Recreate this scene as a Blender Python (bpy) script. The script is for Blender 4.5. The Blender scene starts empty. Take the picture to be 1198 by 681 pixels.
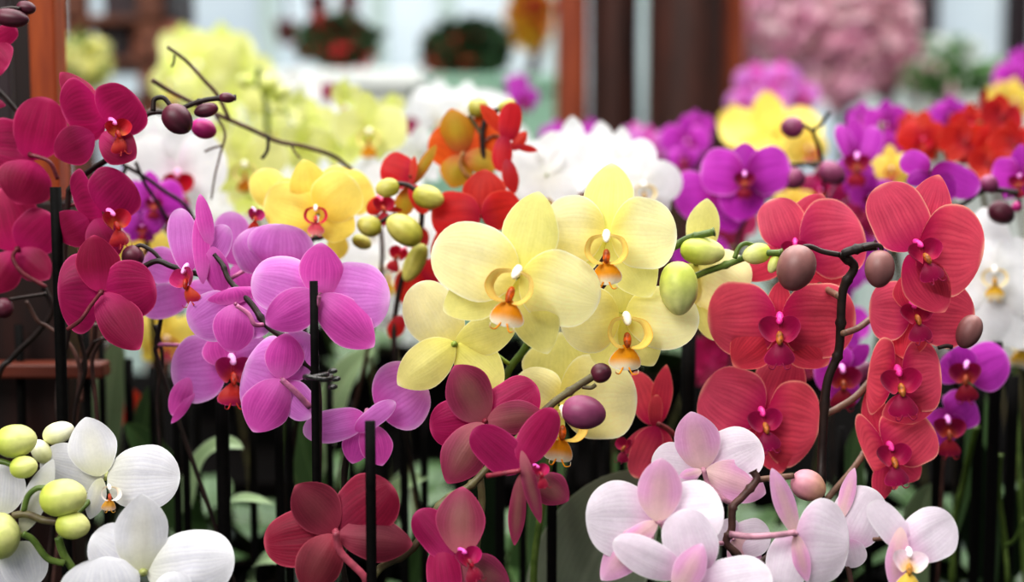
import bpy, math, random
from mathutils import Vector, Matrix, Euler
from mathutils.noise import noise as mnoise

random.seed(11)
PI = math.pi
COL = bpy.context.scene.collection
SC = bpy.context.scene

# ------------------------------------------------------------------ camera
FOC, SENS, WPX, HPX = 50.0, 36.0, 1198, 681
K = SENS / FOC / WPX
PITCH = math.radians(5.5)
CAM = Vector((0, 0, 1.25))
FWD = Vector((0, math.cos(PITCH), -math.sin(PITCH)))
UP = Vector((0, math.sin(PITCH), math.cos(PITCH)))
RT = Vector((1, 0, 0))
BENCH, TIER = 0.70, 0.84


def W(px, py, d):
    return CAM + RT * ((px - 599) * K * d) + UP * (-(py - 340.5) * K * d) + FWD * d


cd = bpy.data.cameras.new('camera')
cd.lens, cd.sensor_width = FOC, SENS
cd.clip_start = 0.05
cd.dof.use_dof = True
cd.dof.focus_distance = 0.935
cd.dof.aperture_fstop = 2.9
co = bpy.data.objects.new('camera', cd)
COL.objects.link(co)
co.location = CAM
co.rotation_euler = (PI / 2 - PITCH, 0, 0)
SC.camera = co

# ------------------------------------------------------------------ colours and materials


def lin(c):
    r = []
    for v in c[:3]:
        v = v / 255.0
        r.append(v / 12.92 if v <= 0.04045 else ((v + 0.055) / 1.055) ** 2.4)
    return (r[0], r[1], r[2], 1)


MATS = {}


def nodes_of(name):
    m = bpy.data.materials.new(name)
    m.use_nodes = True
    nt = m.node_tree
    for n in list(nt.nodes):
        nt.nodes.remove(n)
    out = nt.nodes.new('ShaderNodeOutputMaterial')
    return m, nt, out


class G:
    def __init__(s, nt):
        s.nt = nt

    def n(s, t, **kw):
        x = s.nt.nodes.new(t)
        for k, v in kw.items():
            setattr(x, k, v)
        return x

    def put(s, sock, v):
        if hasattr(v, 'is_output'):
            s.nt.links.new(v, sock)
        elif v is not None:
            sock.default_value = v

    def math(s, op, a, b=None, clamp=False):
        x = s.n('ShaderNodeMath', operation=op, use_clamp=clamp)
        s.put(x.inputs[0], a)
        if b is not None:
            s.put(x.inputs[1], b)
        return x.outputs[0]

    def rng(s, v, a, b, c=0.0, d=1.0):
        x = s.n('ShaderNodeMapRange', interpolation_type='SMOOTHSTEP')
        s.put(x.inputs[0], v)
        for i, q in enumerate((a, b, c, d)):
            x.inputs[i + 1].default_value = q
        return x.outputs[0]

    def mix(s, f, a, b, mode='MIX'):
        x = s.n('ShaderNodeMix', data_type='RGBA', blend_type=mode)
        s.put(x.inputs[0], f)
        s.put(x.inputs[6], a)
        s.put(x.inputs[7], b)
        return x.outputs[2]

    def noise(s, vec, scale, detail=3, rough=0.5):
        x = s.n('ShaderNodeTexNoise')
        x.inputs['Scale'].default_value = scale
        x.inputs['Detail'].default_value = detail
        x.inputs['Roughness'].default_value = rough
        if vec is not None:
            s.put(x.inputs['Vector'], vec)
        return x.outputs[0]


def petal_mat(name, base, edge, vein, throat, vs=0.5, rim=0.9, tr=0.3, th=0.5, mid=None, nveins=24, rims=0.8, tlo=0.0):
    """tepal surface: fanning veins, paler rim, darker throat, velvety sheen, light through the thin blade"""
    m, nt, out = nodes_of(name)
    g = G(nt)
    uv = g.n('ShaderNodeUVMap')
    sp = g.n('ShaderNodeSeparateXYZ')
    g.put(sp.inputs[0], uv.outputs[0])
    u = g.math('MULTIPLY', g.math('SUBTRACT', sp.outputs[0], 0.5), 2.0)
    v = sp.outputs[1]
    oi = g.n('ShaderNodeObjectInfo')
    tc = g.n('ShaderNodeTexCoord')
    n1 = g.noise(tc.outputs['Object'], 48, 4)
    n2 = g.noise(tc.outputs['Object'], 500, 2)
    wob = g.math('MULTIPLY', n1, 4.0)
    fan = g.math('MULTIPLY', u, g.math('ADD', 0.75, g.math('MULTIPLY', v, 0.5)))
    ph = g.math('ADD', g.math('MULTIPLY', fan, float(nveins)), wob)
    ph2 = g.math('ADD', g.math('MULTIPLY', fan, nveins * 0.37), g.math('MULTIPLY', n1, 3.0))
    s1 = g.math('POWER', g.math('ABSOLUTE', g.math('SINE', ph)), 0.6)
    s2 = g.math('POWER', g.math('ABSOLUTE', g.math('SINE', ph2)), 0.5)
    sv = g.math('MULTIPLY', s1, s2)
    au = g.math('ABSOLUTE', u)
    ed = g.math('MAXIMUM', au, v)
    rimf = g.math('MULTIPLY', g.math('ADD', g.math('MULTIPLY', g.rng(ed, rim, 1.0), 0.55), g.math('MULTIPLY', g.rng(ed, 0.955, 0.985), 0.45)), rims)
    veinf = g.math('MULTIPLY', g.math('MULTIPLY', g.math('SUBTRACT', 1.0, sv), vs), g.rng(ed, 0.97, 0.6))
    c = g.mix(veinf, lin(base), lin(vein))
    if mid is not None:
        mm = g.math('MULTIPLY', g.rng(au, 0.75, 0.1), g.math('MULTIPLY', g.rng(v, 0.0, 0.3), g.rng(v, 1.0, 0.55)))
        c = g.mix(mm, c, lin(mid))
    c = g.mix(g.rng(v, th, tlo), c, lin(throat))
    c = g.mix(rimf, c, lin(edge))
    br = g.math('ADD', g.math('MULTIPLY', n1, 0.5), g.math('MULTIPLY', oi.outputs['Random'], 0.22))
    br = g.math('ADD', br, g.math('MULTIPLY', n2, 0.12))
    hs = g.n('ShaderNodeHueSaturation')
    g.put(hs.inputs['Color'], c)
    g.put(hs.inputs['Value'], g.math('ADD', br, 0.58))
    g.put(hs.inputs['Hue'], g.math('ADD', 0.493, g.math('MULTIPLY', oi.outputs['Random'], 0.01)))
    c = hs.outputs[0]
    b = g.n('ShaderNodeBsdfPrincipled')
    g.put(b.inputs['Base Color'], c)
    b.inputs['Roughness'].default_value = 0.5
    b.inputs['Specular IOR Level'].default_value = 0.25
    b.inputs['Sheen Weight'].default_value = 0.12
    bp = g.n('ShaderNodeBump')
    bp.inputs['Strength'].default_value = 0.1
    bp.inputs['Distance'].default_value = 0.002
    g.put(bp.inputs['Height'], g.math('ADD', g.math('MULTIPLY', sv, 0.5), g.math('MULTIPLY', n2, 0.5)))
    g.put(b.inputs['Normal'], bp.outputs[0])
    t = g.n('ShaderNodeBsdfTranslucent')
    g.put(t.inputs[0], c)
    mx = g.n('ShaderNodeMixShader')
    mx.inputs[0].default_value = tr
    nt.links.new(b.outputs[0], mx.inputs[1])
    nt.links.new(t.outputs[0], mx.inputs[2])
    nt.links.new(mx.outputs[0], out.inputs[0])
    MATS[name] = m
    return m


def plain(name, c1, c2=None, scale=40, rough=0.5, spec=0.4, bump=0.2, stretch=None, emis=0, coat=0, detail=4):
    m, nt, out = nodes_of(name)
    g = G(nt)
    tc = g.n('ShaderNodeTexCoord')
    vec = tc.outputs['Object']
    if stretch:
        mp = g.n('ShaderNodeMapping')
        mp.inputs['Scale'].default_value = stretch
        g.put(mp.inputs[0], vec)
        vec = mp.outputs[0]
    n = g.noise(vec, scale, detail, 0.6)
    c = g.mix(g.rng(n, 0.3, 0.7), lin(c1), lin(c2 or c1))
    b = g.n('ShaderNodeBsdfPrincipled')
    g.put(b.inputs['Base Color'], c)
    b.inputs['Roughness'].default_value = rough
    b.inputs['Specular IOR Level'].default_value = spec
    b.inputs['Coat Weight'].default_value = coat
    if emis:
        g.put(b.inputs['Emission Color'], c)
        b.inputs['Emission Strength'].default_value = emis
    if bump:
        bp = g.n('ShaderNodeBump')
        bp.inputs['Strength'].default_value = bump
        bp.inputs['Distance'].default_value = 0.003
        g.put(bp.inputs['Height'], n)
        g.put(b.inputs['Normal'], bp.outputs[0])
    nt.links.new(b.outputs[0], out.inputs[0])
    MATS[name] = m
    return m


def leaf_mat(name, base, vein, edge, rough=0.35, spec=0.5):
    m, nt, out = nodes_of(name)
    g = G(nt)
    uv = g.n('ShaderNodeUVMap')
    sp = g.n('ShaderNodeSeparateXYZ')
    g.put(sp.inputs[0], uv.outputs[0])
    u = g.math('MULTIPLY', g.math('SUBTRACT', sp.outputs[0], 0.5), 2.0)
    tc = g.n('ShaderNodeTexCoord')
    n1 = g.noise(tc.outputs['Object'], 25, 4)
    au = g.math('ABSOLUTE', u)
    st = g.math('ABSOLUTE', g.math('SINE', g.math('MULTIPLY', u, 30.0)))
    c = g.mix(g.math('MULTIPLY', st, 0.25), lin(base), lin(vein))
    c = g.mix(g.rng(au, 0.09, 0.0), c, lin(vein))
    c = g.mix(g.rng(au, 0.93, 1.0), c, lin(edge))
    hs = g.n('ShaderNodeHueSaturation')
    g.put(hs.inputs['Color'], c)
    g.put(hs.inputs['Value'], g.math('ADD', 0.65, g.math('MULTIPLY', n1, 0.7)))
    b = g.n('ShaderNodeBsdfPrincipled')
    g.put(b.inputs['Base Color'], hs.outputs[0])
    b.inputs['Roughness'].default_value = rough
    b.inputs['Specular IOR Level'].default_value = spec
    nt.links.new(b.outputs[0], out.inputs[0])
    MATS[name] = m


def bud_mat(name, c1, c2, seam):
    m, nt, out = nodes_of(name)
    g = G(nt)
    uv = g.n('ShaderNodeUVMap')
    sp = g.n('ShaderNodeSeparateXYZ')
    g.put(sp.inputs[0], uv.outputs[0])
    tc = g.n('ShaderNodeTexCoord')
    n1 = g.noise(tc.outputs['Object'], 120, 4)
    st = g.math('ABSOLUTE', g.math('SINE', g.math('ADD', g.math('MULTIPLY', sp.outputs[0], 28.0), g.math('MULTIPLY', n1, 2.0))))
    c = g.mix(g.rng(sp.outputs[1], 0.1, 0.95), lin(c1), lin(c2))
    c = g.mix(g.math('MULTIPLY', g.math('POWER', st, 3.0), 0.16), c, lin(seam))
    b = g.n('ShaderNodeBsdfPrincipled')
    hs = g.n('ShaderNodeHueSaturation')
    g.put(hs.inputs['Color'], c)
    g.put(hs.inputs['Value'], g.math('ADD', 0.65, g.math('MULTIPLY', n1, 0.7)))
    g.put(b.inputs['Base Color'], hs.outputs[0])
    b.inputs['Roughness'].default_value = 0.45
    b.inputs['Subsurface Weight'].default_value = 0.0
    nt.links.new(b.outputs[0], out.inputs[0])
    MATS[name] = m


# kind: petal / sepal / lip lobes / lip blade / callus / column / stalk
KIND, RING = {}, {}


def kind(k, petal, sepal, lobe, blade, callus, column, stalk):
    petal_mat(k + '_petal', **petal)
    petal_mat(k + '_sepal', **sepal)
    petal_mat(k + '_lobe', *lobe, vs=0.3, tr=0.15)
    petal_mat(k + '_blade', *blade, vs=0.2, tr=0.15, th=0.96, tlo=0.5)
    RING[k] = k in ('cream', 'lemon', 'lime', 'white', 'snow')
    plain(k + '_callus', callus, tuple(int(x * 0.55) for x in callus), 300, 0.4)
    plain(k + '_column', column, tuple(min(255, int(x * 1.1)) for x in column), 200, 0.35)
    plain(k + '_stalk', stalk, tuple(int(x * 0.75) for x in stalk), 120, 0.45)
    KIND[k] = k


def P(b, e, v, t, **kw):
    return dict(base=b, edge=e, vein=v, throat=t, **kw)


kind('crimson', P((164, 24, 84), (214, 84, 134), (118, 10, 54), (186, 28, 104)), P((142, 20, 68), (196, 64, 112), (120, 10, 50), (190, 40, 110)),
     ((190, 30, 50), (220, 60, 90), (120, 10, 20), (215, 120, 60)), ((170, 15, 50), (205, 40, 90), (110, 5, 30), (190, 60, 50)), (190, 40, 30), (235, 130, 200), (120, 50, 60))
kind('lilac', P((214, 128, 208), (240, 196, 240), (186, 84, 176), (206, 88, 180), rim=0.8), P((212, 86, 178), (236, 164, 222), (170, 45, 140), (222, 116, 196)),
     ((180, 40, 110), (220, 110, 180), (150, 20, 80), (200, 70, 60)), ((170, 25, 80), (220, 90, 150), (130, 10, 60), (190, 60, 40)), (205, 60, 40), (235, 170, 225), (190, 110, 150))
kind('ruby', P((138, 24, 58), (194, 84, 108), (96, 12, 38), (132, 36, 64)), P((118, 36, 54), (178, 76, 96), (92, 20, 38), (160, 60, 80), mid=(120, 50, 60), vs=0.7),
     ((150, 15, 50), (190, 60, 100), (100, 5, 30), (160, 40, 40)), ((140, 10, 50), (190, 50, 100), (90, 5, 30), (150, 30, 40)), (160, 30, 30), (200, 90, 150), (180, 80, 100))
kind('cerise', P((166, 28, 90), (214, 78, 134), (122, 12, 58), (180, 40, 105)), P((154, 58, 90), (206, 76, 128), (120, 40, 60), (190, 110, 120), mid=(150, 92, 92), vs=0.7),
     ((180, 20, 90), (215, 70, 140), (120, 5, 50), (170, 30, 60)), ((150, 15, 55), (195, 45, 95), (100, 5, 35), (150, 20, 50)), (180, 30, 60), (222, 90, 180), (150, 50, 70))
kind('cream', P((251, 243, 186), (255, 252, 224), (241, 230, 146), (246, 234, 138), vs=0.25, tr=0.35), P((240, 234, 146), (251, 247, 198), (224, 218, 112), (232, 226, 120), vs=0.25, tr=0.35),
     ((240, 210, 110), (240, 160, 30), (220, 140, 30), (246, 226, 150)), ((252, 244, 220), (255, 255, 250), (240, 180, 70), (244, 160, 16)), (222, 100, 16), (252, 248, 225), (150, 170, 70))
kind('salmon', P((226, 86, 108), (252, 172, 156), (172, 34, 72), (186, 24, 90), vs=0.5, rim=0.92, rims=1.0), P((212, 68, 92), (248, 158, 142), (160, 28, 62), (186, 24, 82), vs=0.5),
     ((160, 10, 76), (215, 66, 120), (120, 5, 55), (205, 60, 96)), ((168, 12, 82), (215, 60, 120), (130, 5, 58), (150, 14, 70)), (215, 130, 60), (225, 60, 150), (150, 70, 70))
kind('purple', P((204, 68, 198), (238, 156, 236), (164, 32, 158), (160, 30, 138), rim=0.88), P((184, 50, 178), (226, 124, 222), (130, 15, 130), (140, 20, 120)),
     ((140, 15, 70), (180, 50, 130), (100, 5, 50), (190, 80, 60)), ((150, 15, 70), (190, 40, 110), (110, 5, 50), (160, 30, 50)), (190, 90, 50), (230, 150, 220), (120, 60, 90))
kind('scarlet', P((212, 54, 44), (238, 110, 88), (170, 28, 30), (180, 24, 50)), P((200, 60, 42), (230, 110, 80), (160, 30, 26), (180, 40, 50)),
     ((190, 20, 60), (220, 60, 90), (140, 10, 40), (200, 60, 60)), ((180, 16, 60), (210, 50, 90), (130, 8, 40), (190, 40, 50)), (210, 90, 50), (225, 80, 120), (140, 80, 60))
kind('orange', P((228, 104, 38), (240, 140, 80), (190, 66, 24), (200, 80, 40)), P((196, 146, 44), (228, 110, 50), (160, 110, 30), (190, 110, 60), mid=(178, 152, 46)),
     ((200, 40, 50), (225, 80, 70), (150, 20, 30), (220, 90, 60)), ((190, 20, 60), (220, 60, 90), (140, 8, 40), (200, 60, 40)), (210, 90, 50), (230, 120, 120), (190, 140, 90))
kind('lemon', P((250, 226, 116), (255, 242, 170), (238, 206, 84), (244, 214, 90), vs=0.3), P((246, 218, 100), (252, 236, 150), (230, 196, 70), (240, 206, 80), vs=0.3),
     ((196, 30, 66), (225, 90, 110), (150, 10, 40), (215, 60, 80)), ((240, 160, 160), (250, 190, 190), (215, 80, 100), (226, 90, 110)), (220, 60, 70), (245, 210, 200), (170, 170, 70))
kind('lime', P((236, 237, 162), (248, 249, 206), (218, 224, 124), (228, 232, 138), vs=0.3, tr=0.4), P((228, 234, 142), (244, 246, 188), (212, 222, 112), (222, 230, 126), vs=0.3, tr=0.4),
     ((240, 225, 150), (248, 220, 130), (225, 160, 60), (250, 240, 200)), ((240, 170, 50), (250, 210, 120), (220, 120, 20), (235, 150, 30)), (210, 110, 30), (252, 246, 225), (160, 180, 80))
kind('white', P((250, 250, 252), (255, 255, 255), (236, 238, 244), (246, 246, 244), vs=0.25, tr=0.4), P((248, 248, 250), (255, 255, 255), (234, 236, 242), (244, 244, 240), vs=0.25, tr=0.4),
     ((246, 230, 180), (250, 240, 220), (235, 190, 80), (240, 200, 70)), ((248, 236, 200), (255, 250, 240), (240, 190, 60), (236, 186, 40)), (214, 160, 40), (252, 250, 246), (170, 180, 110))
kind('redheart', P((250, 250, 252), (255, 255, 255), (236, 238, 244), (240, 226, 236), vs=0.25, tr=0.4), P((248, 248, 250), (255, 255, 255), (234, 236, 242), (244, 244, 240), vs=0.25, tr=0.4),
     ((190, 20, 50), (220, 60, 90), (140, 10, 30), (200, 40, 40)), ((180, 16, 40), (215, 50, 70), (130, 8, 30), (190, 60, 30)), (200, 70, 30), (240, 180, 215), (170, 150, 110))
kind('snow', P((234, 233, 239), (246, 246, 250), (206, 206, 220), (228, 228, 218), vs=0.5, tr=0.3), P((230, 229, 234), (244, 244, 248), (206, 206, 216), (216, 216, 186), vs=0.45, tr=0.3, mid=(228, 226, 218)),
     ((246, 240, 232), (250, 246, 244), (220, 90, 60), (244, 226, 170)), ((244, 214, 190), (250, 240, 232), (205, 60, 40), (232, 170, 60)), (205, 80, 40), (246, 244, 238), (190, 196, 120))
kind('blush', P((244, 232, 244), (252, 246, 252), (228, 208, 228), (232, 190, 220), vs=0.4, tr=0.3), P((232, 176, 214), (246, 214, 236), (208, 130, 180), (236, 206, 200), vs=0.5, tr=0.3, mid=(222, 178, 190)),
     ((244, 226, 236), (250, 240, 248), (220, 150, 190), (244, 214, 150)), ((250, 236, 210), (252, 244, 248), (240, 190, 120), (244, 206, 90)), (226, 160, 60), (248, 238, 246), (206, 150, 168))

bud_mat('green_bud', (196, 206, 90), (222, 222, 150), (150, 168, 60))
bud_mat('olive_bud', (176, 172, 70), (206, 200, 110), (140, 128, 50))
bud_mat('cream_bud', (228, 228, 170), (242, 240, 214), (196, 200, 130))
bud_mat('maroon_bud', (92, 32, 52), (62, 18, 34), (120, 50, 76))
bud_mat('plum_bud', (150, 72, 112), (116, 52, 84), (92, 40, 62))
bud_mat('mauve_bud', (152, 108, 104), (118, 74, 76), (104, 66, 68))
bud_mat('pink_bud', (214, 150, 166), (196, 156, 120), (176, 110, 120))
bud_mat('magenta_bud', (190, 40, 130), (150, 24, 90), (120, 14, 70))
plain('dark_stem', (52, 36, 32), (26, 18, 16), 60, 0.5)
plain('brown_stem', (96, 66, 58), (56, 36, 32), 60, 0.5)
plain('green_stem', (104, 124, 60), (70, 92, 36), 60, 0.4)
plain('olive_stem', (120, 116, 78), (84, 70, 52), 60, 0.45)
plain('tan_stem', (136, 104, 86), (92, 68, 56), 60, 0.45)
plain('black_rod', (8, 7, 7), (16, 14, 13), 200, 0.7, 0.12, 0.1)
plain('pot_black', (14, 12, 12), (8, 7, 7), 60, 0.8, 0.08)
plain('pot_clay', (96, 50, 34), (60, 32, 24), 60, 0.7)
plain('bark', (30, 20, 14), (12, 8, 6), 150, 0.95, 0.05, 0.8)
leaf_mat('leaf_shaded', (18, 32, 17), (34, 50, 27), (46, 66, 36), spec=0.25)  # near black: shade among the stems put into the leaf colour
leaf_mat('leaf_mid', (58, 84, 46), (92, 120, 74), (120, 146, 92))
leaf_mat('leaf_lit', (134, 158, 116), (172, 190, 150), (206, 220, 190))  # same leaf where light catches it, painted paler
leaf_mat('leaf_grey', (150, 160, 138), (172, 182, 158), (186, 196, 172), rough=0.45)

# ------------------------------------------------------------------ object helpers


def link(name, verts, faces, mat, parent=None, origin=None, uvs=None, smooth=True, fmat=None):
    """one mesh object; verts are world points, stored about the origin"""
    org = origin if origin is not None else Vector((0, 0, 0))
    me = bpy.data.meshes.new(name)
    me.from_pydata([tuple(v - org) for v in verts], [], faces)
    mats = mat if isinstance(mat, (list, tuple)) else [mat]
    for q in mats:
        me.materials.append(MATS[q])
    if fmat:
        for p, i in zip(me.polygons, fmat):
            p.material_index = i
    if uvs:
        ul = me.uv_layers.new(name='UVMap')
        for lp in me.loops:
            ul.data[lp.index].uv = uvs[lp.vertex_index]
    if smooth:
        for p in me.polygons:
            p.use_smooth = True
    me.update()
    o = bpy.data.objects.new(name, me)
    COL.objects.link(o)
    if parent is not None:
        o.parent = parent
        o.location = org - parent_origin(parent)
    else:
        o.location = org
    return o


def parent_origin(p):
    v = Vector(p.location)
    while p.parent is not None:
        p = p.parent
        v = v + Vector(p.location)
    return v


def empty(name, loc):
    o = bpy.data.objects.new(name, None)
    o.empty_display_size = 0.05
    COL.objects.link(o)
    o.location = loc
    return o


def tag(o, label, cat, group=None, kind_=None):
    o['label'] = label
    o['category'] = cat
    if group:
        o['group'] = group
    if kind_:
        o['kind'] = kind_
    return o


class MB:
    """collects shapes of one mesh"""

    def __init__(s):
        s.v, s.f, s.uv, s.m = [], [], [], []

    def add(s, v, f, uv=None, mi=0):
        o = len(s.v)
        s.v += v
        s.f += [tuple(i + o for i in q) for q in f]
        s.uv += uv if uv else [(0.5, 0.5)] * len(v)
        s.m += [mi] * len(f)

    def link(s, name, mat, parent=None, origin=None, smooth=True):
        return link(name, s.v, s.f, mat, parent, origin, s.uv, smooth, s.m)


def prof(v, k):
    v0, e1, q1, e2, q2 = {'p': (0.52, 2.5, 0.55, 2.35, 0.52), 's': (0.54, 2.0, 0.62, 1.65, 0.74), 'm': (0.66, 1.5, 0.9, 2.6, 0.5)}[k]
    if v < v0:
        x = (v0 - v) / v0
        return max(0.0, 1 - x ** e1) ** q1
    x = (v - v0) / (1 - v0)
    return max(0.0, 1 - x ** e2) ** q2


def blade(k, base, tip, n0, w, bank=0.0, cup=0.12, arch=0.06, rip=1.0, nv=15, nu=12, tipw=0.0):
    """one tepal: a curved sheet from base to tip, width w; n0 is the way its face looks"""
    ax = tip - base
    L = ax.length or 1e-4
    a = ax / L
    side = a.cross(n0)
    if side.length < 1e-5:
        side = a.cross(Vector((0.3, 0.2, 0.9)))
    side.normalize()
    if bank:
        side = Matrix.Rotation(math.radians(bank), 3, a) @ side
    n = side.cross(a)
    p1, p2, p3 = (random.uniform(0, 6.28) for _ in range(3))
    asym = random.uniform(-0.05, 0.05)
    vs, uv = [], []
    for i in range(nv + 1):
        v = 0.5 - 0.5 * math.cos(PI * i / nv)
        f = prof(min(1, max(0, v)), k)
        f = max(f, 0.004)
        for j in range(nu + 1):
            u = -1 + 2 * j / nu
            uu = u * f
            hw = w * 0.5
            wob = 1 + rip * (0.045 * math.sin(4 * v + p3 + 1.5 * u) + 0.018 * math.sin(11 * v + p1 + 3 * u))
            z = -cup * hw * uu * uu + arch * L * 4 * v * (1 - v)
            z += rip * 0.085 * hw * abs(u) ** 2 * f * math.sin(5.5 * v + p1 + 1.3 * u)
            z += rip * 0.05 * hw * math.sin(2.6 * u + p2) * v * f
            if k == 's':
                z += 0.03 * hw * math.exp(-(u / 0.13) ** 2) * math.sin(PI * min(1, v * 1.15)) if v < 0.87 else 0
            else:
                z -= 0.035 * hw * math.exp(-(u / 0.12) ** 2) * math.sin(PI * v)
            vs.append(base + a * (L * v + asym * hw * uu) * 1.0 + side * (uu * hw * wob) + n * z)
            uv.append((u * 0.5 + 0.5, v))
    fs = []
    for i in range(nv):
        for j in range(nu):
            q = i * (nu + 1) + j
            fs.append((q, q + 1, q + nu + 2, q + nu + 1))
    return vs, fs, uv


def smooth_path(pts, n=6):
    if len(pts) < 3:
        return [pts[0].lerp(pts[-1], i / n) for i in range(n + 1)]
    P_ = [pts[0] * 2 - pts[1]] + list(pts) + [pts[-1] * 2 - pts[-2]]
    out = []
    for i in range(1, len(P_) - 2):
        a, b, c, d = P_[i - 1:i + 3]
        for j in range(n):
            t = j / n
            out.append(0.5 * ((2 * b) + (c - a) * t + (2 * a - 5 * b + 4 * c - d) * t * t + (3 * b - a - 3 * c + d) * t ** 3))
    out.append(pts[-1].copy())
    return out


def tube(pts, r0, r1=None, ns=8, n=6, nodes=0, sm=True):
    """round stem through points; nodes swells it at joints"""
    path = smooth_path(pts, n) if sm else list(pts)
    r1 = r0 if r1 is None else r1
    vs, fs, uv = [], [], []
    ref = Vector((0.31, -0.7, 0.64))
    N = len(path)
    for i, p in enumerate(path):
        t = (path[min(i + 1, N - 1)] - path[max(i - 1, 0)])
        if t.length < 1e-9:
            t = Vector((0, 0, 1))
        t.normalize()
        s = t.cross(ref)
        if s.length < 1e-4:
            s = t.cross(Vector((1, 0, 0)))
        s.normalize()
        b = t.cross(s)
        f = i / (N - 1)
        r = r0 + (r1 - r0) * f
        if nodes:
            r *= 1 + 0.35 * max(0, math.cos(2 * PI * (f * nodes))) ** 14
        for j in range(ns):
            q = 2 * PI * j / ns
            vs.append(p + s * (r * math.cos(q)) + b * (r * math.sin(q)))
            uv.append((j / ns, f))
    for i in range(N - 1):
        for j in range(ns):
            k2 = (j + 1) % ns
            fs.append((i * ns + j, i * ns + k2, (i + 1) * ns + k2, (i + 1) * ns + j))
    fs.append(tuple(range(ns - 1, -1, -1)))
    fs.append(tuple((N - 1) * ns + j for j in range(ns)))
    return vs, fs, uv


def egg(base, tip, w, ridges=3, nv=14, nu=18, point=0.0, ph=0.0):
    """bud: a plump egg with seams where the sepals meet, pointed at the tip"""
    ax = tip - base
    L = ax.length
    a = ax / L
    s = a.cross(Vector((0.2, -0.9, 0.35)))
    s.normalize()
    b = s.cross(a)
    vs, fs, uv = [], [], []
    for i in range(nv + 1):
        v = 0.5 - 0.5 * math.cos(PI * i / nv)
        r = math.sqrt(max(0, 1 - (2 * v - 1) ** 2)) ** 0.92
        r *= 1.0 - 0.12 * (v - 0.45) - point * max(0, v - 0.7)
        r = max(r, 0.01)
        for j in range(nu):
            q = 2 * PI * j / nu
            rr = r * (1 - 0.1 * max(0, math.cos(ridges * q + ph)) ** 16 * math.sin(PI * v)) * w / 2
            vs.append(base + a * (L * v) + s * (rr * math.cos(q)) + b * (rr * math.sin(q)))
            uv.append((j / nu, v))
    for i in range(nv):
        for j in range(nu):
            k2 = (j + 1) % nu
            fs.append((i * nu + j, i * nu + k2, (i + 1) * nu + k2, (i + 1) * nu + j))
    fs.append(tuple(range(nu - 1, -1, -1)))
    fs.append(tuple(nv * nu + j for j in range(nu)))
    return vs, fs, uv


def box(x0, x1, y0, y1, z0, z1):
    v = [Vector(p) for p in ((x0, y0, z0), (x1, y0, z0), (x1, y1, z0), (x0, y1, z0), (x0, y0, z1), (x1, y0, z1), (x1, y1, z1), (x0, y1, z1))]
    f = [(3, 2, 1, 0), (4, 5, 6, 7), (0, 1, 5, 4), (1, 2, 6, 5), (2, 3, 7, 6), (3, 0, 4, 7)]
    return v, f


def lathe(c, prof_, ns=24):
    vs, fs, uv = [], [], []
    for i, (r, z) in enumerate(prof_):
        for j in range(ns):
            q = 2 * PI * j / ns
            vs.append(c + Vector((r * math.cos(q), r * math.sin(q), z)))
            uv.append((j / ns, i / (len(prof_) - 1)))
    for i in range(len(prof_) - 1):
        for j in range(ns):
            k2 = (j + 1) % ns
            fs.append((i * ns + j, i * ns + k2, (i + 1) * ns + k2, (i + 1) * ns + j))
    return vs, fs, uv


# ------------------------------------------------------------------ orchids
# views used to read positions: left, top and magnification
V = dict(A=(0, 0, 2.96), B=(0, 200, 2.96), C=(0, 430, 2.713), D=(230, 180, 2.96), E=(230, 380, 2.263), F=(450, 180, 2.96), G=(450, 400, 2.423),
         H=(660, 180, 2.96), I=(660, 400, 2.423), J=(898, 180, 2.96), K=(898, 400, 2.423), L=(898, 0, 2.96), M=(600, 0, 2.96), N=(380, 0, 2.96), O=(150, 0, 2.96), Z=(0, 0, 1))


def px(view, x, y):
    l, t, s = V[view]
    return l + x / s, t + y / s


def pt(view, x, y, d, toward=0.0):
    """toward: metres nearer the viewer"""
    a, b = px(view, x, y)
    p = W(a, b, d)
    return p - (p - CAM).normalized() * toward


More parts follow.
